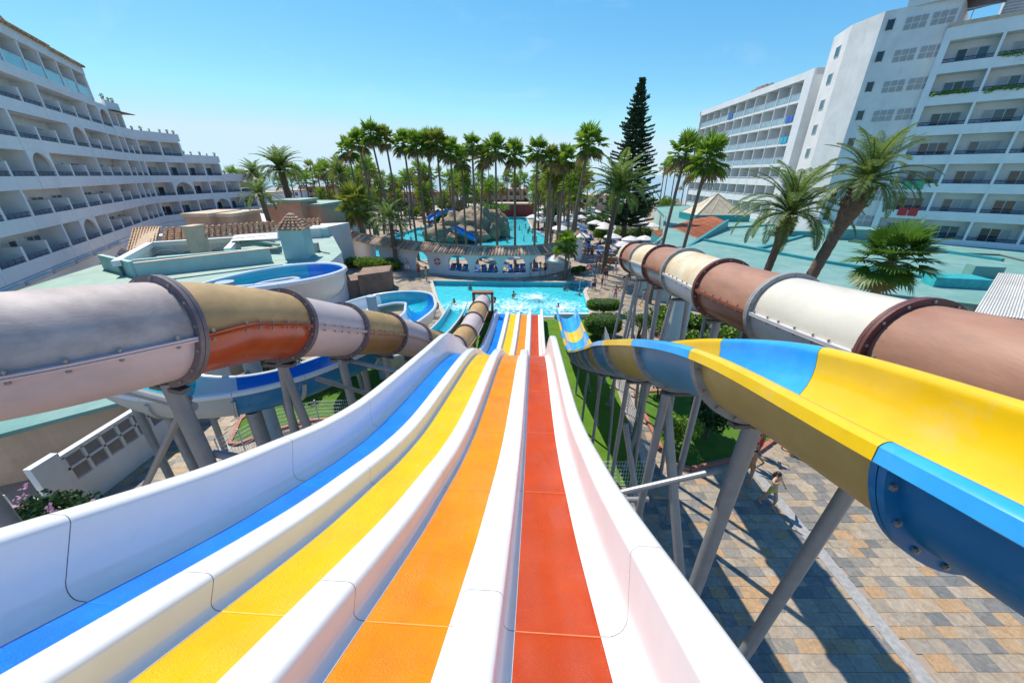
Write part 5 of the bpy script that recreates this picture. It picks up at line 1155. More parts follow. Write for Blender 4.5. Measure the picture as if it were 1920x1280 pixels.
# near fan palm: each leaf a part
def fan_leaf(seed, L=1.0, blades=26):
    random.seed(seed); mb = MB(); tip = Vector((L*.75,0,0)); mb.tube([(0,0,0), tip*.55 + Vector((0,0,.06)), tip], [.028,.02,.014], 5, 0, False)
    for b in range(blades):
        an = R(-120 + 240*b/(blades-1)); d = Vector((math.cos(an), math.sin(an), 0)); s = Vector((-math.sin(an), math.cos(an), 0))*.032; l_ = .78*L*(1-.12*abs(an)/2)*random.uniform(.9,1.05)
        cup = .12*abs(math.sin(an)); mid = tip + d*l_*.55 + Vector((0,0,cup*.5)); end = tip + d*l_*.93 + Vector((0,0,cup - .25*random.uniform(.4,1.1)*L*.6))
        mb.add([tip, mid - s*1.3, mid + s*1.3, end], [(0,1,2),(1,3,2)])
    return mb.mesh('leaf', FANN)
FL = [fan_leaf(i) for i in range(4)]; FLD = [fan_leaf(9).copy()]; FLD[0].materials[0] = THATCH
root = tag(empty('fan_palm', (0,0,0)), 'near bushy fan palm with hanging leaves before the turquoise roof at right', 'palm')
Y = 13.2; v_, u_ = 488, 1672; y = (640-v_)/690; t = Y/(CT+y*ST); top = Vector(((u_-960)/690*t, Y, H + t*(-ST+y*CT)))
tmh, tp = trunk_mesh(top.z, .17, .14, (.5,0), .3, BARKD, 10, 30, True); M0 = Matrix.Translation((top.x-.5, Y, 0)); put('trunk', tmh, root, M0); random.seed(4)
for k in range(34):
    f = (k+.5)/34; put('leaf', random.choice(FL) if f < .93 else FLD[0], root, Matrix.Translation(top) @ Matrix.Rotation(k*2.39996, 4, 'Z') @ Matrix.Rotation(R(-78 + 135*f + random.uniform(-9,9)), 4, 'Y') @ Matrix.Scale(random.uniform(.95,1.15), 4))

# araucaria
random.seed(15)
def araucaria(p, h, rmax):
    root = tag(empty('conifer', p), 'very tall dark conifer with tiered branches above the palms', 'tree'); tmh, top = trunk_mesh(h, .42, .05, (0,0), 0, WOODB, 8, 8); put('trunk', tmh, root, Matrix.Translation(p))
    mb = MB(); z = 3.2; k = 0
    while z < h - .3:
        f = (z - 3.2)/(h - 3.2); rr = rmax*(1 - f)**.82*(.62 + .38*min(1, (f+.03)*6)) + .25; nb = 7 if f < .8 else 5; off = random.uniform(0, 6.28)
        for b in range(nb):
            a = off + 2*math.pi*b/nb + random.uniform(-.18,.18); L = rr*random.uniform(.5,1.2); d = Vector((math.cos(a), math.sin(a), 0)); s = Vector((-d.y, d.x, 0))
            mb.tube([Vector((0,0,z)) , Vector((0,0,z)) + d*L*.6 + Vector((0,0,-.06*L)), Vector((0,0,z)) + d*L + Vector((0,0,.14*L))], [.05,.035,.015], 3, 0, False)
            m_ = max(4, int(L*4.2))
            for q in range(m_):
                ff = (.22 + .78*(q+.5)/m_); c = Vector((0,0,z)) + d*L*ff + Vector((0,0,-.06*L + .25*L*max(0, ff-.6)))
                for sg in (-1, 1, 0, -.5, .5):
                    e = c + s*sg*.42*(1.15-ff*.6)*random.uniform(.6,1.2) + Vector((0,0,.28*random.uniform(.5,1.2))) + d*.12
                    w_ = .085; mb.add([c - d*w_ , c + d*w_, e + d*w_*.7 + Vector((0,0,.05)), e - d*w_*.7], [(0,1,2,3)]); mb.add([c + Vector((0,0,-w_)), c + Vector((0,0,w_)), e + Vector((0,0,w_*1.3)), e + Vector((0,0,-w_*.5))], [(0,1,2,3)])
        z += (.52 - .2*f)*random.uniform(.7,1.3); k += 1
    mb.build('crown', PINE, root).matrix_basis = Matrix.Translation(p)
araucaria((20.0, 68, 0), 24.8, 5.4)

# shrubs and broadleaf trees
def shrub(name, p, lobes, n, s, mats, label, cat='shrub', group=None, stems=3, core=True, kind=None):
    root = tag(empty(name, p), label, cat, group); p = Vector(p); mb = MB()
    for (dx, dy, dz, rx, ry, rz) in lobes: leaf_cloud(mb, (dx, dy, dz), rx, ry, rz, int(n*rx*ry*rz/sum(l[3]*l[4]*l[5] for l in lobes)) + 60, s, 0, .3)
    o = mb.build('foliage', mats, root); o.matrix_basis = Matrix.Translation(p)
    if stems:
        mb = MB()
        for k in range(stems):
            l = lobes[k % len(lobes)]; mb.tube([(l[0]*.15, l[1]*.15, 0), (l[0]*.6, l[1]*.6, l[2]*.5), (l[0], l[1], l[2])], [.05+.02*l[2],.04,.02], 5)
        mb.build('stem', WOODB, root).matrix_basis = Matrix.Translation(p)
    return root
random.seed(50)
def lob(n, rx, ry, z, rz, spread): return [(random.uniform(-spread,spread)*rx, random.uniform(-spread,spread)*ry, z + random.uniform(-.4,.4)*rz, rx*random.uniform(.4,.7), ry*random.uniform(.4,.7), rz*random.uniform(.5,.8)) for _ in range(n)]
def topiary(p, rx, ry, z0, z1, label, trunk=True):
    root = tag(empty('topiary', p), label, 'hedge'); p = Vector(p); mb = MB(); zc = (z0+z1)/2; rz = (z1-z0)/2; pe = 3.2
    def sup(th, ph, k=1):
        c = lambda x, e: math.copysign(abs(x)**e, x)
        return Vector((rx*c(math.cos(th),.55)*c(math.cos(ph),.75)*k, ry*c(math.cos(th),.55)*c(math.sin(ph),.75)*k, zc + rz*c(math.sin(th),.7)*k))
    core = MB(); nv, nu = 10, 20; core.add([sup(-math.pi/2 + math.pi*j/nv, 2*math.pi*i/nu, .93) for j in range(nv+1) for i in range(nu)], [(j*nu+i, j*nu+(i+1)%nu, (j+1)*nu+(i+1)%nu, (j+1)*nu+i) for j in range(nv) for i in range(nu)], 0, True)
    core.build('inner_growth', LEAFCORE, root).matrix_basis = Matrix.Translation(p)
    for _ in range(int(2600*rx*ry)):
        q = sup(math.asin(random.uniform(-1,1)), random.uniform(0,6.28), random.uniform(.92,1.04)); leaf_cloud(mb, q, .03, .03, .03, 1, .06, 0, 0)
    mb.build('foliage', LEAFT, root).matrix_basis = Matrix.Translation(p)
    if trunk: mb = MB(); mb.cyl((0,0,0),(0,0,z0+.2),.09,n=8); mb.build('trunk', WOODB, root).matrix_basis = Matrix.Translation(p)
topiary(g(1128,632), 1.35, .95, .42, 1.75, 'clipped round hedge ball nearer the camera right of the blue yellow flume end'); topiary(g(1131,590), 1.5, .85, .5, 1.35, 'flat topped clipped hedge at the pool corner')
p = g(1193,640); root = shrub('small_tree', p, [(random.uniform(-.9,.9), random.uniform(-.6,.6), 1.75+random.uniform(-.3,.35), .5, .5, .38) for _ in range(8)], 1500, .07, LEAF, 'small multi stemmed tree with airy crown beside the path', 'tree', stems=7)
# low shrubs in the bed under the brown tube
mb = MB(); k = 0
for i in range(64):
    while True:
        x, y = random.uniform(10.4,24), random.uniform(16,31)
        if inside((x, y), HEDGEP): break
    shrub('shrub', (x, y, .05), [(0,0,.55,.85,.85,.6),(random.uniform(-.5,.5),random.uniform(-.4,.4),.75,.5,.5,.45)], 170, .12, LEAFY if i % 3 else LEAF, 'low leafy shrub in the bed below the brown and cream tube', group='shrubs in the bed under the right tube', stems=0)
# bushes on the lawn island
shrub('bush', g(1262,842,.1), lob(7, .95, .8, 1.15, .8, .6), 1900, .07, LEAFY, 'yellow green feathery bush on the lawn island', 'bush', stems=4)
shrub('bush', g(1322,820,.1), lob(7, 1.3, .9, 1.5, .9, .5), 2000, .09, LEAFD, 'dark green bush behind the feathery one on the lawn island', 'bush', stems=4)
shrub('bush', g(1235,745,.1), lob(5, .9, .8, 1.0, .6, .5), 1100, .08, LEAFD, 'dark low bush at the far end of the lawn island', 'bush', stems=3)
# oleander
random.seed(61)
ol = shrub('oleander', (-13.9,7.6,0), lob(12, 1.4, 1.2, 1.8, .9, .6), 3600, .085, LEAFD, 'oleander bush with pink flowers at the left edge', 'bush', stems=6)
mb = MB()
for _ in range(26):
    c = Vector((random.uniform(-1.2,1.4), random.uniform(-1,.9), random.uniform(1.7,2.9))); 
    for q in range(9): leaf_cloud(mb, c + Vector((random.gauss(0,.06), random.gauss(0,.06), random.gauss(0,.05))), .03, .03, .03, 1, .055, 0, 0)
mb.build('flowers', PETAL, ol).matrix_basis = Matrix.Translation((-13.9,7.6,0))
shrub('plant', (-12.6,8.3,0), lob(5, .6, .5, .5, .4, .6), 60, .28, LEAFY, 'broad leaved yellow green plant next to the oleander', 'plant', stems=2)
# shrubs left of the lanes
for i, (u, v, sc, mt, lb) in enumerate(((575,735,1.0,LEAFD,'dark shrub with pink blossom on the left lawn, nearest the fence'),(620,720,1.1,LEAFD,'dark shrub second in the row on the left lawn'),(660,705,1.2,LEAFD,'dark shrub third in the row on the left lawn, near the lanes'),(700,690,1.1,LEAFD,'dark shrub last in the row on the left lawn'),(500,702,1.4,LEAFY,'bright green bush behind the lower spiral trough'),(540,690,1.4,LEAFY,'bright green bush beside the grey column'))):
    random.seed(70+i); shrub('bush', g(u, v, .1), lob(6, .95*sc, .9*sc, 1.15*sc, .8*sc, .5), 1300, .085, mt, lb, 'bush')
random.seed(90)
for i, (u, v, rx, h, mt, lb) in enumerate(((700,506,2.6,1.5,LEAFY,'bright green low bush before the left part of the arched wall'),(735,505,2.0,1.4,LEAFY,'green low bush next to the archway on the left'),(672,500,2.0,1.1,LEAFY,'small light green bush by the flat roofed building'),(638,480,1.5,3.2,LEAFD,'dark upright bush at the bend of the arched wall'))):
    shrub('bush', g(u, v), lob(8, rx, 1.4, h*.62, h*.5, .55), 1700, .13, mt, lb, 'bush')
for i, (u, v, rx, h, mt, lb) in enumerate(((1205,432,4.5,7,LEAFD,'dense dark tree at the foot of the tall conifer'),(1248,404,4.5,5.5,LEAFY,'rounded bright tree right of the conifer beside the hall'),(1165,428,3.4,4.6,LEAFD,'dark shrubby tree left of the conifer foot'),(1172,449,2.6,2.2,LEAFY,'yellow green shrub mass behind the parasols'),(1205,452,3.0,2.4,LEAF,'green shrub mass beside the terracotta roof'),(1118,440,2.6,4.2,LEAF,'leafy bush behind the path junction'),(1125,455,1.6,2.6,LEAFY,'small bright bush at the path junction'),(915,394,6.0,2.6,LEAFY,'bright bushes crowning the artificial rock'),(640,395,4.5,5.0,LEAFY,'bright leafy tree behind the salmon pavilion'),(615,395,4.5,6.5,LEAFY,'tall leafy tree right of the salmon pavilion'),(1085,514,1.4,1.0,LEAF,'low bush by the small fan palm near the pool'),(1110,398,4.5,3.6,LEAF,'green tree mass between the grove and the conifer'),(1045,392,4.5,3.4,LEAFD,'dark tree mass behind the right parasols'),(700,402,5.0,4.0,LEAFD,'dark tree mass inside the left grove'))):
    z = 3.2 if 'crowning' in lb else 0
    shrub('bush', g(u, v, z), lob(9, rx*.8, rx*.6, h*.62 if not z else 1.0, h*.42, .6), 2600, .2 if h > 3 else .14, mt, lb, 'tree' if 'tree' in lb else 'bush')

random.seed(140)
for k in range(34):
    while True:
        x, y = random.uniform(-48, 30), random.uniform(88, 150)
        u = 960 + 690*x/(y*CT + 5)
        if 590 < u < 1190 and not inside((x, y), LAZY) and not inside((x, y), HR): break
    hh = random.uniform(1.6, 4.6); shrub('bush', (x, y, 0), lob(5, random.uniform(2,4), 2.2, hh*.6, hh*.45, .6), 520, .3, (LEAF, LEAFY, LEAFD)[k % 3], 'garden tree or bush among the far palms beyond the lazy pool', 'bush', 'garden bushes beyond the lazy pool', stems=2)
# ================================================================ ROCK, PARASOLS, SUNBEDS, FENCES
random.seed(8)
rock = tag(empty('artificial_rock', (-9,75,0)), 'large artificial rock mound in the lazy pool with blue slides', 'rock')
def boulder(c, rx, ry, rz, seed, par):
    mb = MB(); nu, nv = 36, 18; vs = []
    for j in range(nv+1):
        th = math.pi*j/nv
        for i in range(nu):
            ph = 2*math.pi*i/nu; d = Vector((math.sin(th)*math.cos(ph), math.sin(th)*math.sin(ph), math.cos(th)))
            k = 1 + .3*noise.noise(d*1.6 + Vector((seed,0,0))) + .24*abs(noise.noise(d*3.6 + Vector((0,seed,0)))) - .1 + .09*noise.noise(Vector((d.x*7, d.y*7, d.z*13)))
            vs.append((c[0]+d.x*rx*k, c[1]+d.y*ry*k, c[2]+d.z*rz*k))
    mb.add(vs, [(j*nu+i, (j+1)*nu+i, (j+1)*nu+(i+1)%nu, j*nu+(i+1)%nu) for j in range(nv) for i in range(nu)], 0, True); mb.build('boulder', ROCK, par, 1.0)
for i, b in enumerate(((-13.5,72.5,.3,3.4,2.4,2.3),(-9,73,.3,3.4,2.5,2.2),(-10.5,75.5,1.2,4.4,3.0,3.4),(-6,76.5,1.2,3.4,3.0,4.0),(-3.2,78,.8,2.6,2.8,3.9),(-8,79,1.6,4.5,3,3.6),(-15,75.5,.2,2.2,2.2,1.7),(-6.5,72.6,.2,2.2,1.6,1.6),(-11.5,71.2,.0,1.8,1.2,1.2),(-4,74.6,.3,1.7,1.5,2.2),(-12,74,2.4,2.0,1.6,1.3),(-5,77,4.2,2.6,1.8,1.0),(-8.6,74.6,2.6,2.0,1.4,1.2))): boulder(b[:3], *b[3:], i*3.7, rock)
mb = MB()
for pts in ([g(808,412,2.6), g(818,405,3.2), g(834,399,3.8), g(845,396,4.2)], [g(850,428,2.2), g(866,436,1.5), g(880,444,.8), g(894,451,.2)]):
    F = frames(catmull([tuple(p) for p in pts], .4)); sweep(mb, F, [(-.8,.5),(-.7,0),(.7,0),(.8,.5),(.9,.5),(.8,-.12),(-.8,-.12),(-.9,.5)])
mb.build('rock_slide', M_('rock_slide_blue', (.02,.18,.52), .3, .1, 2), rock)
def parasol_mesh(r=1.45, h=2.15, m=CANVAS):
    mb = MB(); n = 8; c = []
    for k in range(n): a = 2*math.pi*(k+.5)/n; c += [(r*math.cos(a), r*math.sin(a), h), (r*math.cos(a), r*math.sin(a), h-.16), (r*.45*math.cos(a), r*.45*math.sin(a), h+.36)]
    c.append((0,0,h+.55)); fs = []
    for k in range(n): i, j = 3*k, 3*((k+1)%n); fs += [(i,j,j+2,i+2), (i+2,j+2,3*n), (i+1,j+1,j,i)]
    mb.add(c, fs); return mb.mesh('canopy', m)
PAR = parasol_mesh(); PARB = parasol_mesh(m=CANVASB); pole = MB(); pole.cyl((0,0,0),(0,0,2.72),.03,n=6); pole.cyl((0,0,0),(0,0,.1),.28,n=10); POLE = pole.mesh('pole', PLAST)
def parasol(p, label, group=None, m=None, sc=1.0):
    r = tag(empty('parasol', p), label, 'parasol', group); M0 = Matrix.Translation(p) @ Matrix.Rotation(random.uniform(0,.8), 4, 'Z') @ Matrix.Rotation(random.uniform(-.05,.05), 4, 'X') @ Matrix.Scale(sc, 4)
    put('canopy', m or PAR, r, M0); put('pole', POLE, r, M0)
def bed_mesh(m):
    mb = MB(); mb.box((-.33,-1,.28),(.33,.35,.34)); 
    mb.add([(-.33,.35,.28),(.33,.35,.28),(.33,.95,.72),(-.33,.95,.72),(-.33,.33,.34),(.33,.33,.34),(.33,.93,.78),(-.33,.93,.78)], [(0,1,5,4),(1,2,6,5),(2,3,7,6),(3,0,4,7),(4,5,6,7),(3,2,1,0)])
    for x in (-.35,.35): mb.box((x-.025,-1.02,.25),(x+.025,.6,.31), 1); mb.box((x-.025,-.9,0),(x+.025,-.84,.26), 1); mb.box((x-.025,.4,0),(x+.025,.46,.26), 1)
    return mb.mesh('sunbed', [m, PLAST])
BED = bed_mesh(BEDBLUE); BEDW = bed_mesh(CANVAS)
def bed(p, rz, label, group, m=None): tag(put('sunbed', m or BED, None, Matrix.Translation(p) @ Matrix.Rotation(rz, 4, 'Z')), label, 'sunbed', group)
random.seed(12)
for i, (u, v, z, lb) in enumerate(((1149,442,2.3,'dusty white parasol beside the date palm trunk on the terrace'),(1183,447,2.3,'white parasol in the back row on the terrace, left one'),(1209,446,2.3,'white parasol in the back row on the terrace, middle one'),(1240,447,2.3,'white parasol nearest the terracotta roof'),(1166,457,2.3,'shaded grey white parasol at the front of the terrace'),(1199,461,2.3,'large white parasol at the front of the terrace above the tube end'),(1240,456,2.3,'white parasol at the front of the terrace beside the turquoise roof'),(1262,458,2.3,'white parasol half behind the turquoise roof corner'),(1043,484,2.2,'white parasol standing alone by the right end of the arched wall'),(1090,441,2.3,'white parasol behind the small gate house'))):
    parasol(g(u, v, z) - Vector((0,0,z)), lb, sc=1.0)
for i, (x, y) in enumerate(((-7,46.6),(-3.4,45.6),(.2,45.4),(3.2,47.2))): parasol((x, y+.9, 0), 'parasol seen through an opening of the arched wall, %s' % ['second archway','third archway','fourth archway','last archway'][i], m=PARB if i != 2 else None, sc=.9)
G1 = 'parasols around the lazy pool'
for k in range(64):
    while True:
        x, y = random.uniform(-26, 40), random.uniform(64, 128)
        if k < 26: x, y = random.uniform(5, 26), random.uniform(70, 104)
        if not inside((x, y), LAZY) and not (-17 < x < -1 and 68 < y < 84) and not inside((x, y), HR) and not (x > 20 and y < 74): break
    parasol((x, y, 0), 'white parasol on the sun terrace beyond the arched wall', G1, sc=random.uniform(.95,1.25))
for k in range(74):
    while True:
        x, y = random.uniform(-26, 30), random.uniform(62, 112)
        if k < 34: x, y = random.uniform(5, 20), random.uniform(66, 92)
        if not inside((x, y), LAZY) and not (-17 < x < -1 and 68 < y < 84) and not inside((x, y), HR): break
    bed((x, y, 0), random.uniform(-.4,.4) + random.choice((0, math.pi)), 'blue sunbed among the parasols beyond the arched wall', 'sunbeds on the far terrace')
for k in range(14): bed((-7.6 + k*.82, 45.6 + (.16*(k-6))**2*.9 + .4, 0), random.uniform(-.1,.1), '%s blue sunbed from the left in the row seen through the arches' % ORD[k], 'sunbeds behind the arches')
for k in range(12):
    p = g(1128 + (k % 6)*18, 478 - (k//6)*9, .3); bed((p.x, p.y, 0), .5 + random.uniform(-.2,.2), 'blue sunbed on the terrace left of the tube end', 'sunbeds on the right terrace')
# small gate house with tiled cap at the end of the arched wall
gh = tag(empty('gate_pier', g(1082,487)), 'white pier with small tiled roof at the end of the arched wall', 'pier'); p = g(1082,487)
mb = MB(); mb.box((p.x-.55,p.y-.4,0),(p.x+.55,p.y+.9,3.0)); mb.build('pier', WALLW, gh)
for sx in (-1,1): barrel_roof(gh, [(p.x+sx*1.1,p.y-.8,2.9),(p.x+sx*1.1,p.y+1.3,2.9),(p.x,p.y+1.3,3.9),(p.x,p.y-.8,3.9)], 'tiled_cap', TERRA2, .3, 4)
# planter wall with palm on the path
pl = tag(empty('planter', g(1146,492)), 'low brown planter around the palm foot beside the path', 'planter'); p = g(1146,492)
mb = MB(); mb.cyl((p.x,p.y+.6,0),(p.x,p.y+.6,.85),1.5,n=20); mb.build('wall', M_('planter_brown', (.22,.13,.09), .8, .2, 3), pl)
for dx in (-.9,.9): f = MB(); leaf_cloud(f, (p.x+dx,p.y+.4,1.25), .5,.5,.5, 160, .1, 0, .1); f.build('foliage', LEAFY, pl)
# far houses and the red roofed bar
def house(u0, u1, v, z, dep, mat, lab, ro, rows=1, nwin=4):
    a, b = g(u0, v, z), g(u1, v, z); r = tag(empty('far_house', (*((a+b)/2).xy, 0)), lab, 'building'); mb = MB(); mb.prism([(a.x,a.y),(b.x,b.y),(b.x,b.y+dep),(a.x,a.y+dep)], -.05, z); mb.build('wall', mat, r)
    mb = MB(); mb.prism([(a.x-.4,a.y-.4),(b.x+.4,b.y-.4),(b.x+.4,b.y+dep+.4),(a.x-.4,a.y+dep+.4)], z+.003, z+.4); mb.build('roof', ro, r)
    for j in range(rows):
        for k in range(nwin):
            x = a.x + (b.x-a.x)*(k+.5)/nwin; zz = z - 1.2 - 2.9*j; mb = MB(); mb.box((x-.6,a.y-.06,zz-.7),(x+.6,a.y+.05,zz+.6)); mb.build('window', GLASSD, r)
house(505,560,358,5,14,WALLW,'far white house left behind the date palms',BEIGE,1,5); house(562,625,352,6,16,SALMON,'far salmon house behind the left palms',TERRA,2,5); house(640,730,360,4.5,14,BEIGE,'far beige house behind the left part of the grove',BEIGE,1,6)
house(735,850,362,4.5,14,SALMON,'far brownish house behind the middle of the grove',TERRA,1,7); house(890,990,356,6,16,BEIGE,'far beige apartment house behind the palms in the middle',BEIGE,2,8); house(1010,1085,362,4.5,14,BEIGE,'far beige house right of the middle, partly hidden by palms',BEIGE,1,5)
house(925,1005,384,3.2,5,M_('red_bar', (.38,.08,.07), .7, .15, 3),'red pool bar behind the right parasols',BEIGE,0,0); house(1090,1150,368,5,10,BEIGE,'far beige house left of the conifer',TERRA,1,4); house(470,512,362,5,10,WALLW,'far low white house next to the stepped hotel end',BEIGE,1,3)
sp = tag(empty('beach_parasol', (75,165,0)), 'brown thatched beach hut far away by the sea', 'hut'); q = g(1275,356,2.0)
mb = MB(); mb.cyl((q.x,q.y,0),(q.x,q.y,2.4),.1,n=6); mb.build('pole', WOODB, sp); mb = MB(); mb.cyl((q.x,q.y,2.0),(q.x,q.y,4.4),2.6,.1,12); mb.build('thatch', THATCH, sp)
# floodlight mast
fm = tag(empty('floodlight_mast', (-6,112,0)), 'slim floodlight mast among the palms', 'mast'); mb = MB(); mb.cyl((-6.5,112,0),(-6.5,112,15.2),.14,.1,8); mb.beam((-8,112,14.6),(-5,112,14.6),.12,.12); mb.build('pole', STEEL, fm)
for x in (-7.9,-6.5,-5.1): mb = MB(); mb.cyl((x,111.8,14.9),(x,111.3,14.8),.45,.5,10); mb.build('floodlight', DARKST, fm)
white_box = tag(empty('white_kiosk', g(1163,440)), 'small white kiosk wall behind the parasols', 'kiosk'); p = g(1168,440); mb = MB(); mb.box((p.x-1.6,p.y,0),(p.x+1.6,p.y+3,3.2)); mb.box((p.x-1.8,p.y-.2,3.2),(p.x+1.8,p.y+3.2,3.4)); mb.build('wall', WALLW, white_box)
# wire fences
def fence(pts, label, h=1.25, cell=.055, every=2.4):
    root = tag(empty('wire_fence', pts[0]), label, 'fence'); 
    for a, b in zip(pts, pts[1:]):
        a, b = Vector(a), Vector(b); L = (b-a).length; m_ = max(1, round(L/every))
        for k in range(m_):
            p, q = a.lerp(b, k/m_), a.lerp(b, (k+1)/m_); mb = MB(); t = (q-p)
            nw = int(t.length/.1)
            for j in range(nw+1): c = p + t*(j/nw); mb.beam(c + Vector((0,0,.06)), c + Vector((0,0,h)), .009, .009)
            for z in (.06,.25,.45,.65,.85,1.05,h): mb.beam(p + Vector((0,0,z)), q + Vector((0,0,z)), .011, .011)
            mb.build('wire_panel', PLAST, root); mb = MB(); mb.cyl(p, p + Vector((0,0,h+.08)), .03, n=6); mb.build('post', PLAST, root)
    mb = MB(); mb.cyl(pts[-1], Vector(pts[-1]) + Vector((0,0,h+.08)), .03, n=6); mb.build('post', PLAST, root)
fence([(3.1,10.9,0),(5.45,10.9,0),(6.1,18,0),(7.0,28,0)], 'white wire fence along the edge of the artificial turf'); fence([tuple(g(*p)) for p in ((420,868),(462,850),(520,812),(600,792),(700,788))], 'white wire fence around the left lawn under the tube')
# pool handrails, bin, small props
def rail(pts, lab):
    r = tag(empty('handrail', pts[0]), lab, 'handrail'); mb = MB(); mb.tube(pts, .03, 7); mb.build('bar', PLAST, r)
    for q in (pts[1], pts[-2]): mb = MB(); mb.cyl((q[0],q[1],-.1), q, .028, n=6); mb.build('post', PLAST, r)
rail([g(1085,532,.1)+Vector((0,0,0)), g(1088,524,.9), g(1112,512,.9), g(1114,516,.1)], 'white handrail at the right corner of the pool, left one'); rail([g(1106,536,.1), g(1109,530,.9), g(1130,520,.9), g(1132,524,.1)], 'white handrail at the right corner of the pool, right one')
p = g(1152,604); bn = tag(empty('litter_bin', p), 'dark litter bin beside the clipped hedges', 'bin'); mb = MB(); mb.cyl(p, p + Vector((0,0,.75)), .22, .25, 14); mb.build('body', M_('bin_dark', (.03,.03,.035), .5, .1, 4), bn); mb = MB(); mb.cyl(p + Vector((0,0,.76)), p + Vector((0,0,.86)), .27, .15, 14); mb.build('lid', DARKST, bn)
p = g(1055,607); mb = MB(); mb.box((3.6,29.45,0),(6.6,29.72,.45)); tag(mb.build('low_wall', WALLW2), 'low pale wall between the flume end and the pool', 'wall')
mb = MB(); mb.box((-1.2,29.45,0),(-.95,29.75,.5)); mb.box((-4,29.45,0),(-3.2,29.72,.45)); tag(mb.build('low_wall', WALLW2), 'low pale wall left of the lanes at the pool edge', 'wall')
# wall lamp on the left hotel
q = g(240,492,4.6); lp = tag(empty('wall_lamp', q), 'black lantern on a bracket beside the left hotel', 'lamp'); mb = MB(); mb.tube([q + Vector((-.1,0,-1.6)), q + Vector((-.1,0,-.6)), q], .06, 6); mb.build('bracket', DARKST, lp); mb = MB(); mb.cyl(q, q + Vector((0,0,.75)), .22, .38, 6); mb.build('lantern', GLASSD, lp); mb = MB(); mb.cyl(q + Vector((0,0,.76)), q + Vector((0,0,1.15)), .46, .05, 6); mb.build('cap', DARKST, lp)

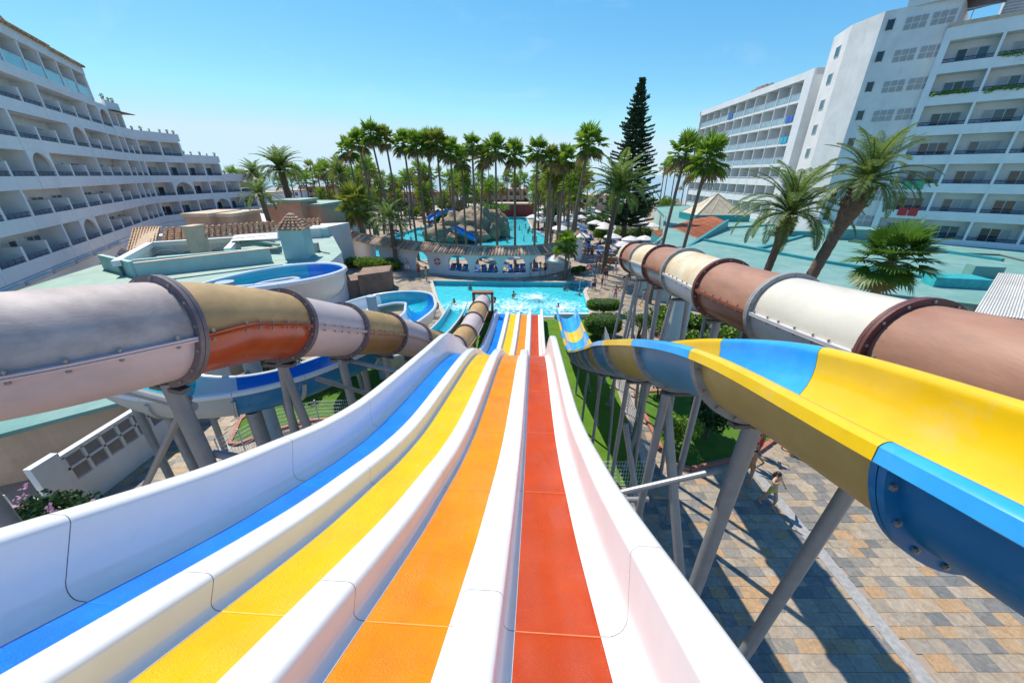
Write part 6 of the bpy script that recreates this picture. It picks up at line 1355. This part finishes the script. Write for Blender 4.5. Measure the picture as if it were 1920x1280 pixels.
# ================================================================ PEOPLE
def skin_body(J, E, name):
    me = bpy.data.meshes.new(name); keys = list(J); ix = {k: i for i, k in enumerate(keys)}
    me.from_pydata([J[k][0] for k in keys], [(ix[a], ix[b]) for a, b in E], []); o = bpy.data.objects.new(name, me); col.objects.link(o)
    bm = bmesh.new(); bm.from_mesh(me); ly = bm.verts.layers.skin.verify()
    for i, v in enumerate(bm.verts): r = J[keys[i]][1]; v[ly].radius = (r, r) if not isinstance(r, tuple) else r; v[ly].use_root = keys[i] == 'pelvis'
    bm.to_mesh(me); bm.free(); o.modifiers.new('s', 'SKIN'); sb = o.modifiers.new('u', 'SUBSURF'); sb.levels = sb.render_levels = 1
    dg = bpy.context.evaluated_depsgraph_get(); dg.update(); m2 = bpy.data.meshes.new_from_object(o.evaluated_get(dg)); bpy.data.objects.remove(o); return m2
def body(arm='down', legs='stand', fem=True, lie=False):
    def side(s, x): return (-s*x if False else s*x)
    J = {'pelvis': ((0,0,.93),(.15,.105)), 'waist': ((0,0,1.08),(.115,.09) if fem else (.135,.1)), 'chest': ((0,0,1.27),(.14,.105) if fem else (.165,.115)), 'nb': ((0,.01,1.42),(.075,.065)), 'neck': ((0,.0,1.49),.05), 'head': ((0,-.015,1.585),(.078,.09)), 'crown': ((0,-.005,1.655),(.06,.07))}
    E = [('pelvis','waist'),('waist','chest'),('chest','nb'),('nb','neck'),('neck','head'),('head','crown')]
    hands = []
    for s, t in ((-1,'l'),(1,'r')):
        J['sh'+t] = ((s*(.165 if fem else .195),0,1.395), .055)
        A = arm if not isinstance(arm, tuple) else arm[0 if s < 0 else 1]
        if A == 'down': el, wr, hd = (s*.225,.02,1.12), (s*.26,-.03,.90), (s*.265,-.05,.83)
        elif A == 'up': el, wr, hd = (s*.31,-.12,1.34), (s*.27,-.26,1.53), (s*.25,-.28,1.60)
        elif A == 'hip': el, wr, hd = (s*.36,.06,1.17), (s*.21,-.06,1.02), (s*.16,-.10,.99)
        elif A == 'out': el, wr, hd = (s*.33,.0,1.18), (s*.45,-.06,.98), (s*.48,-.08,.92)
        elif A == 'fwd': el, wr, hd = (s*.22,-.1,1.15), (s*.16,-.32,1.16), (s*.14,-.39,1.17)
        J['el'+t] = (el,.04); J['wr'+t] = (wr,.027); J['hd'+t] = (hd,(.034,.02))
        hands.append((Vector(wr), Vector(hd), s)); E += [('nb','sh'+t),('sh'+t,'el'+t),('el'+t,'wr'+t),('wr'+t,'hd'+t)]
        if legs == 'stand': kn, an, to = (s*.105,-.01,.49), (s*.11,.02,.085), (s*.12,-.13,.04)
        elif legs == 'walk': kn, an, to = ((s*.10,-.14*s-.03,.50), (s*.10,-.20*s+.08,.10 if s > 0 else .14), (s*.11,-.20*s-.07,.04))
        elif legs == 'sit': kn, an, to = (s*.13,-.42,.90), (s*.13,-.45,.48), (s*.13,-.6,.45)
        J['hip'+t] = ((s*.095,0,.86), .09); J['kn'+t] = (kn,.058); J['an'+t] = (an,.038); J['to'+t] = (to,(.042,.03)); E += [('pelvis','hip'+t),('hip'+t,'kn'+t),('kn'+t,'an'+t),('an'+t,'to'+t)]
    me = skin_body(J, E, 'body'); mb = MB(); mb.v = [tuple(v.co) for v in me.vertices]; mb.f = [list(p.vertices) for p in me.polygons]; mb.m = [0]*len(mb.f); mb.s = [True]*len(mb.f)
    for wr, hd, s in hands:                                 # five fingers on each hand
        d = (hd - wr).normalized(); sd = Vector((0,1,0)); sd = (sd - d*sd.dot(d)).normalized(); cu = d.cross(sd).normalized()*(-s)
        for k in range(4):
            b = hd + sd*(-.027 + .018*k) + d*.015; L = (.062,.072,.068,.052)[k]; mb.tube([b, b + d*L*.55 + cu*.006, b + d*L*.95 + cu*.022], [.009,.008,.006], 5)
        b = wr.lerp(hd,.6) - sd*.032; mb.tube([b, b + d*.03 - sd*.026, b + d*.062 - sd*.03], [.011,.009,.007], 5)
    h = Vector((0,-.015,1.585)); mb.tube([h + Vector((0,-.085,.015)), h + Vector((0,-.108,-.018)), h + Vector((0,-.09,-.03))], [.008,.015,.009], 5)
    for s in (-1,1): mb.ball(h + Vector((s*.082,.01,-.005)), .012, .022, .032, 6, 5)
    return mb
def cover(mb, test, off, ):                                 # a garment: the part of the body surface it hides, pushed out
    me = mb.mesh('tmp', SKINS[0], 0); me.calc_loop_triangles(); nrm = [v.normal.copy() for v in me.vertices]; o = MB(); mp = {}
    for p in me.polygons:
        if test(p.center):
            f = []
            for i in p.vertices:
                if i not in mp: mp[i] = len(o.v); o.v.append(tuple(me.vertices[i].co + nrm[i]*off))
                f.append(mp[i])
            o.f.append(f); o.m.append(0); o.s.append(True)
    bpy.data.meshes.remove(me); return o
BOD = {}
def get_body(key):
    if key not in BOD:
        arm, legs, fem = key; b = body(arm, legs, fem); armx = .185 if fem else .215
        brief = cover(b, (lambda c: .83 < c.z < (.95 if fem else 1.0) and abs(c.x) < .2) if fem else (lambda c: .56 < c.z < 1.0 and abs(c.x) < .2 and not (c.z < .86 and c.x*0 > 1)), .008 if fem else .016)
        topm = cover(b, lambda c: 1.2 < c.z < 1.32 and abs(c.x) < armx and c.y < .2, .009) if fem else None
        hair = MB(); hair.ball((0,.012,1.62), .092, .104, .095, 12, 8); 
        if fem: hair.tube([(0,.06,1.62),(0,.11,1.52),(0,.105,1.40)], [.07,.075,.05], 8)
        eye = MB(); [eye.ball((s*.032,-.098,1.592), .011, .008, .008, 6, 4) for s in (-1,1)]; eye.tube([(-.022,-.1,1.535),(0,-.106,1.533),(.022,-.1,1.535)], .006, 4)
        BOD[key] = (b, brief, topm, hair, eye, {})
    return BOD[key]
def person(p, rz, label, key=('down','stand',True), skin=0, cloth='black', hair=0, sc=1.0, group=None, tilt=None, lift=0):
    b, br, tp, hr, ey, cache = get_body(key)
    def m(nm, mbx, mat):
        k = (nm, mat.name)
        if k not in cache: cache[k] = mbx.mesh(nm, mat, 0)
        return cache[k]
    M0 = Matrix.Translation(Vector(p) + Vector((0,0,lift))) @ Matrix.Rotation(rz, 4, 'Z')
    if tilt: M0 = M0 @ Matrix.Rotation(tilt, 4, 'X')
    M0 = M0 @ Matrix.Scale(sc, 4)
    o = put('person', m('person', b, SKINS[skin]), None, M0); tag(o, label, 'person', group)
    put('swimwear', m('swimwear', br, CLOTH[cloth]), o, M0)
    if tp: put('swim_top', m('swim_top', tp, CLOTH[cloth]), o, M0)
    put('hair', m('hair', hr, HAIRS[hair]), o, M0); put('eyes', m('eyes', ey, HAIRS[0]), o, M0)
    return o
random.seed(3)
person(g(1437,950,.025), R(18), 'woman in lime green bikini walking with one arm raised on the stone paving', (('up','out'),'walk',True), 1, 'lime', 0, .98)
person(g(1397,905,.025), R(-35), 'woman in orange bikini in shade beside the large post', ('hip','walk',True), 0, 'orange', 0, 1.0)
person(g(1404,872,.025), R(30), 'dark haired woman in black bikini behind the woman in orange', ('down','stand',True), 0, 'black', 0, 1.0)
person(g(1419,852,.025), R(60), 'man in red shorts at the back of the group in shade', ('fwd','stand',False), 2, 'red', 0, 1.0)
person(g(1472,846,.025), R(160), 'person in dark swimwear walking away under the yellow flume', ('down','walk',True), 0, 'navy', 1, 1.0)
person(g(1152,567,.025), R(-10), 'woman standing with hands on hips on the paving by the pool', ('hip','stand',True), 1, 'pink', 1, 1.0)
person(g(1121,521,.025), R(20), 'man in bright blue shorts standing at the pool corner', ('down','stand',False), 2, 'blue', 0, 1.05)
person(g(1136,525,.025), R(-30), 'man in navy shorts next to the man in bright blue shorts', ('hip','stand',False), 2, 'navy', 0, 1.05)
person(g(1153,514,.025), R(70), 'man in white shorts at the foot of the tube end', ('down','walk',False), 0, 'white', 1, 1.05)
person(g(1102,483,.025), R(-20), 'woman in black on the path, left of the walking pair', ('down','walk',True), 0, 'black', 0, 1.05)
person(g(1109,485,.025), R(30), 'man in black shorts on the path, right of the walking pair', ('down','walk',False), 2, 'black', 0, 1.05)
person(g(765,512,.025), R(40), 'person in white beside the archway left of the pool', ('fwd','walk',False), 1, 'white', 2, 1.1)
for i, (u, v, c, k) in enumerate(((995,519,'white',('down','stand',False)),(1013,517,'pink',('hip','stand',True)),(1022,515,'navy',('down','walk',False)),(1002,512,'red',('fwd','stand',True)),(1068,517,'blue',('down','stand',False)),(990,516,'teal',('down','stand',True)))):
    person(g(u, v, .02), random.uniform(-2,2), 'person in %s swimwear in the queue by the last archway' % c, k, i % 3, c, i % 3)
for i, (u, v, c, k, lb) in enumerate(((1168,548,'teal',('down','walk',True),'woman in teal swimwear walking along the paving right of the pool'),(1178,531,'red',('down','walk',False),'man in red shorts on the paving under the far tube end'),(1143,503,'orange',('hip','stand',True),'woman in orange swimwear in front of the brown planter'),(1129,498,'white',('down','walk',False),'man in white shorts left of the brown planter'),(1190,557,'black',('fwd','walk',False),'man in black shorts walking between the tube posts'),(1118,503,'pink',('down','stand',True),'woman in pink swimwear near the life ring post'),(1096,488,'navy',('down','walk',True),'woman in navy swimwear near the white pier'),(1205,575,'blue',('down','walk',True),'woman in blue swimwear behind the slim tube posts'),(786,518,'red',('down','stand',False),'man in red shorts beside the archway left of the pool'),(800,527,'lime',('hip','stand',True),'woman in lime swimwear at the far left pool corner'),(1128,540,'navy',('down','stand',False),'man in navy shorts beside the right pool edge'))):
    person(g(u, v, .025), random.uniform(-3,3), lb, k, i % 3, c, i % 3, 1.03)
for i, (u, v, lb) in enumerate(((881,533,'swimmer near the far left edge of the pool'),(963,548,'swimmer with shoulders out in the middle of the pool'),(851,560,'swimmer near the left edge of the pool'),(1047,569,'swimmer splashing behind the blue yellow flume end'),(927,557,'swimmer above the yellow lane end'),(1060,534,'swimmer at the far right of the pool, left of a pair'),(1072,533,'swimmer at the far right of the pool, right of a pair'),(1087,543,'swimmer at the right edge of the pool'),(983,526,'swimmer below the fourth archway'),(1114,536,'person in dark swimwear crouching at the handrails'))):
    lift = -1.63 if i not in (1, 9) else (-1.5 if i == 1 else -.3); z0 = -.1 if i != 9 else 0
    p = g(u, v, .12 if i != 9 else .4); person((p.x, p.y, 0), random.uniform(-3,3), lb, ('fwd','stand',i % 2 == 0), i % 3, ('black','navy','red','blue')[i % 4], 0, 1.05, lift=lift)
for k in range(46):
    while True:
        x, y = random.uniform(3, 17), random.uniform(66, 92)
        if k > 30: x, y = random.uniform(-24, 8), random.uniform(60, 104)
        if not (-17 < x < -1 and 68 < y < 84): break
    wet = inside((x, y), LAZY)
    person((x, y, 0), random.uniform(-3,3), 'bather in the lazy pool' if wet else 'bather standing among the sunbeds beyond the arched wall', random.choice([('down','stand',True),('down','stand',False),('hip','stand',True),('fwd','walk',False)]), k % 3, random.choice(list(CLOTH)), k % 3, 1.05, 'bathers in the lazy pool' if wet else 'bathers on the far terrace', lift=-1.2 if wet else 0)
for k in range(14):
    p = Vector((-7.4 + k*1.6*.82, 45.6 + (.16*(k*1.6-6))**2*.9 + .4, .35)) if k < 8 else Vector((random.uniform(6,18), random.uniform(68,84), .35))
    person((p.x, p.y-.9, .28), random.uniform(-.1,.1) + math.pi, '%s bather from the left lying on a sunbed behind the arches' % ORD[k] if k < 8 else 'bather lying down on the far terrace', ('down','stand',k % 2 == 0), k % 3, random.choice(list(CLOTH)), k % 3, 1.0, 'bathers lying behind the arches' if k < 8 else 'bathers lying on the far terrace', tilt=R(82))
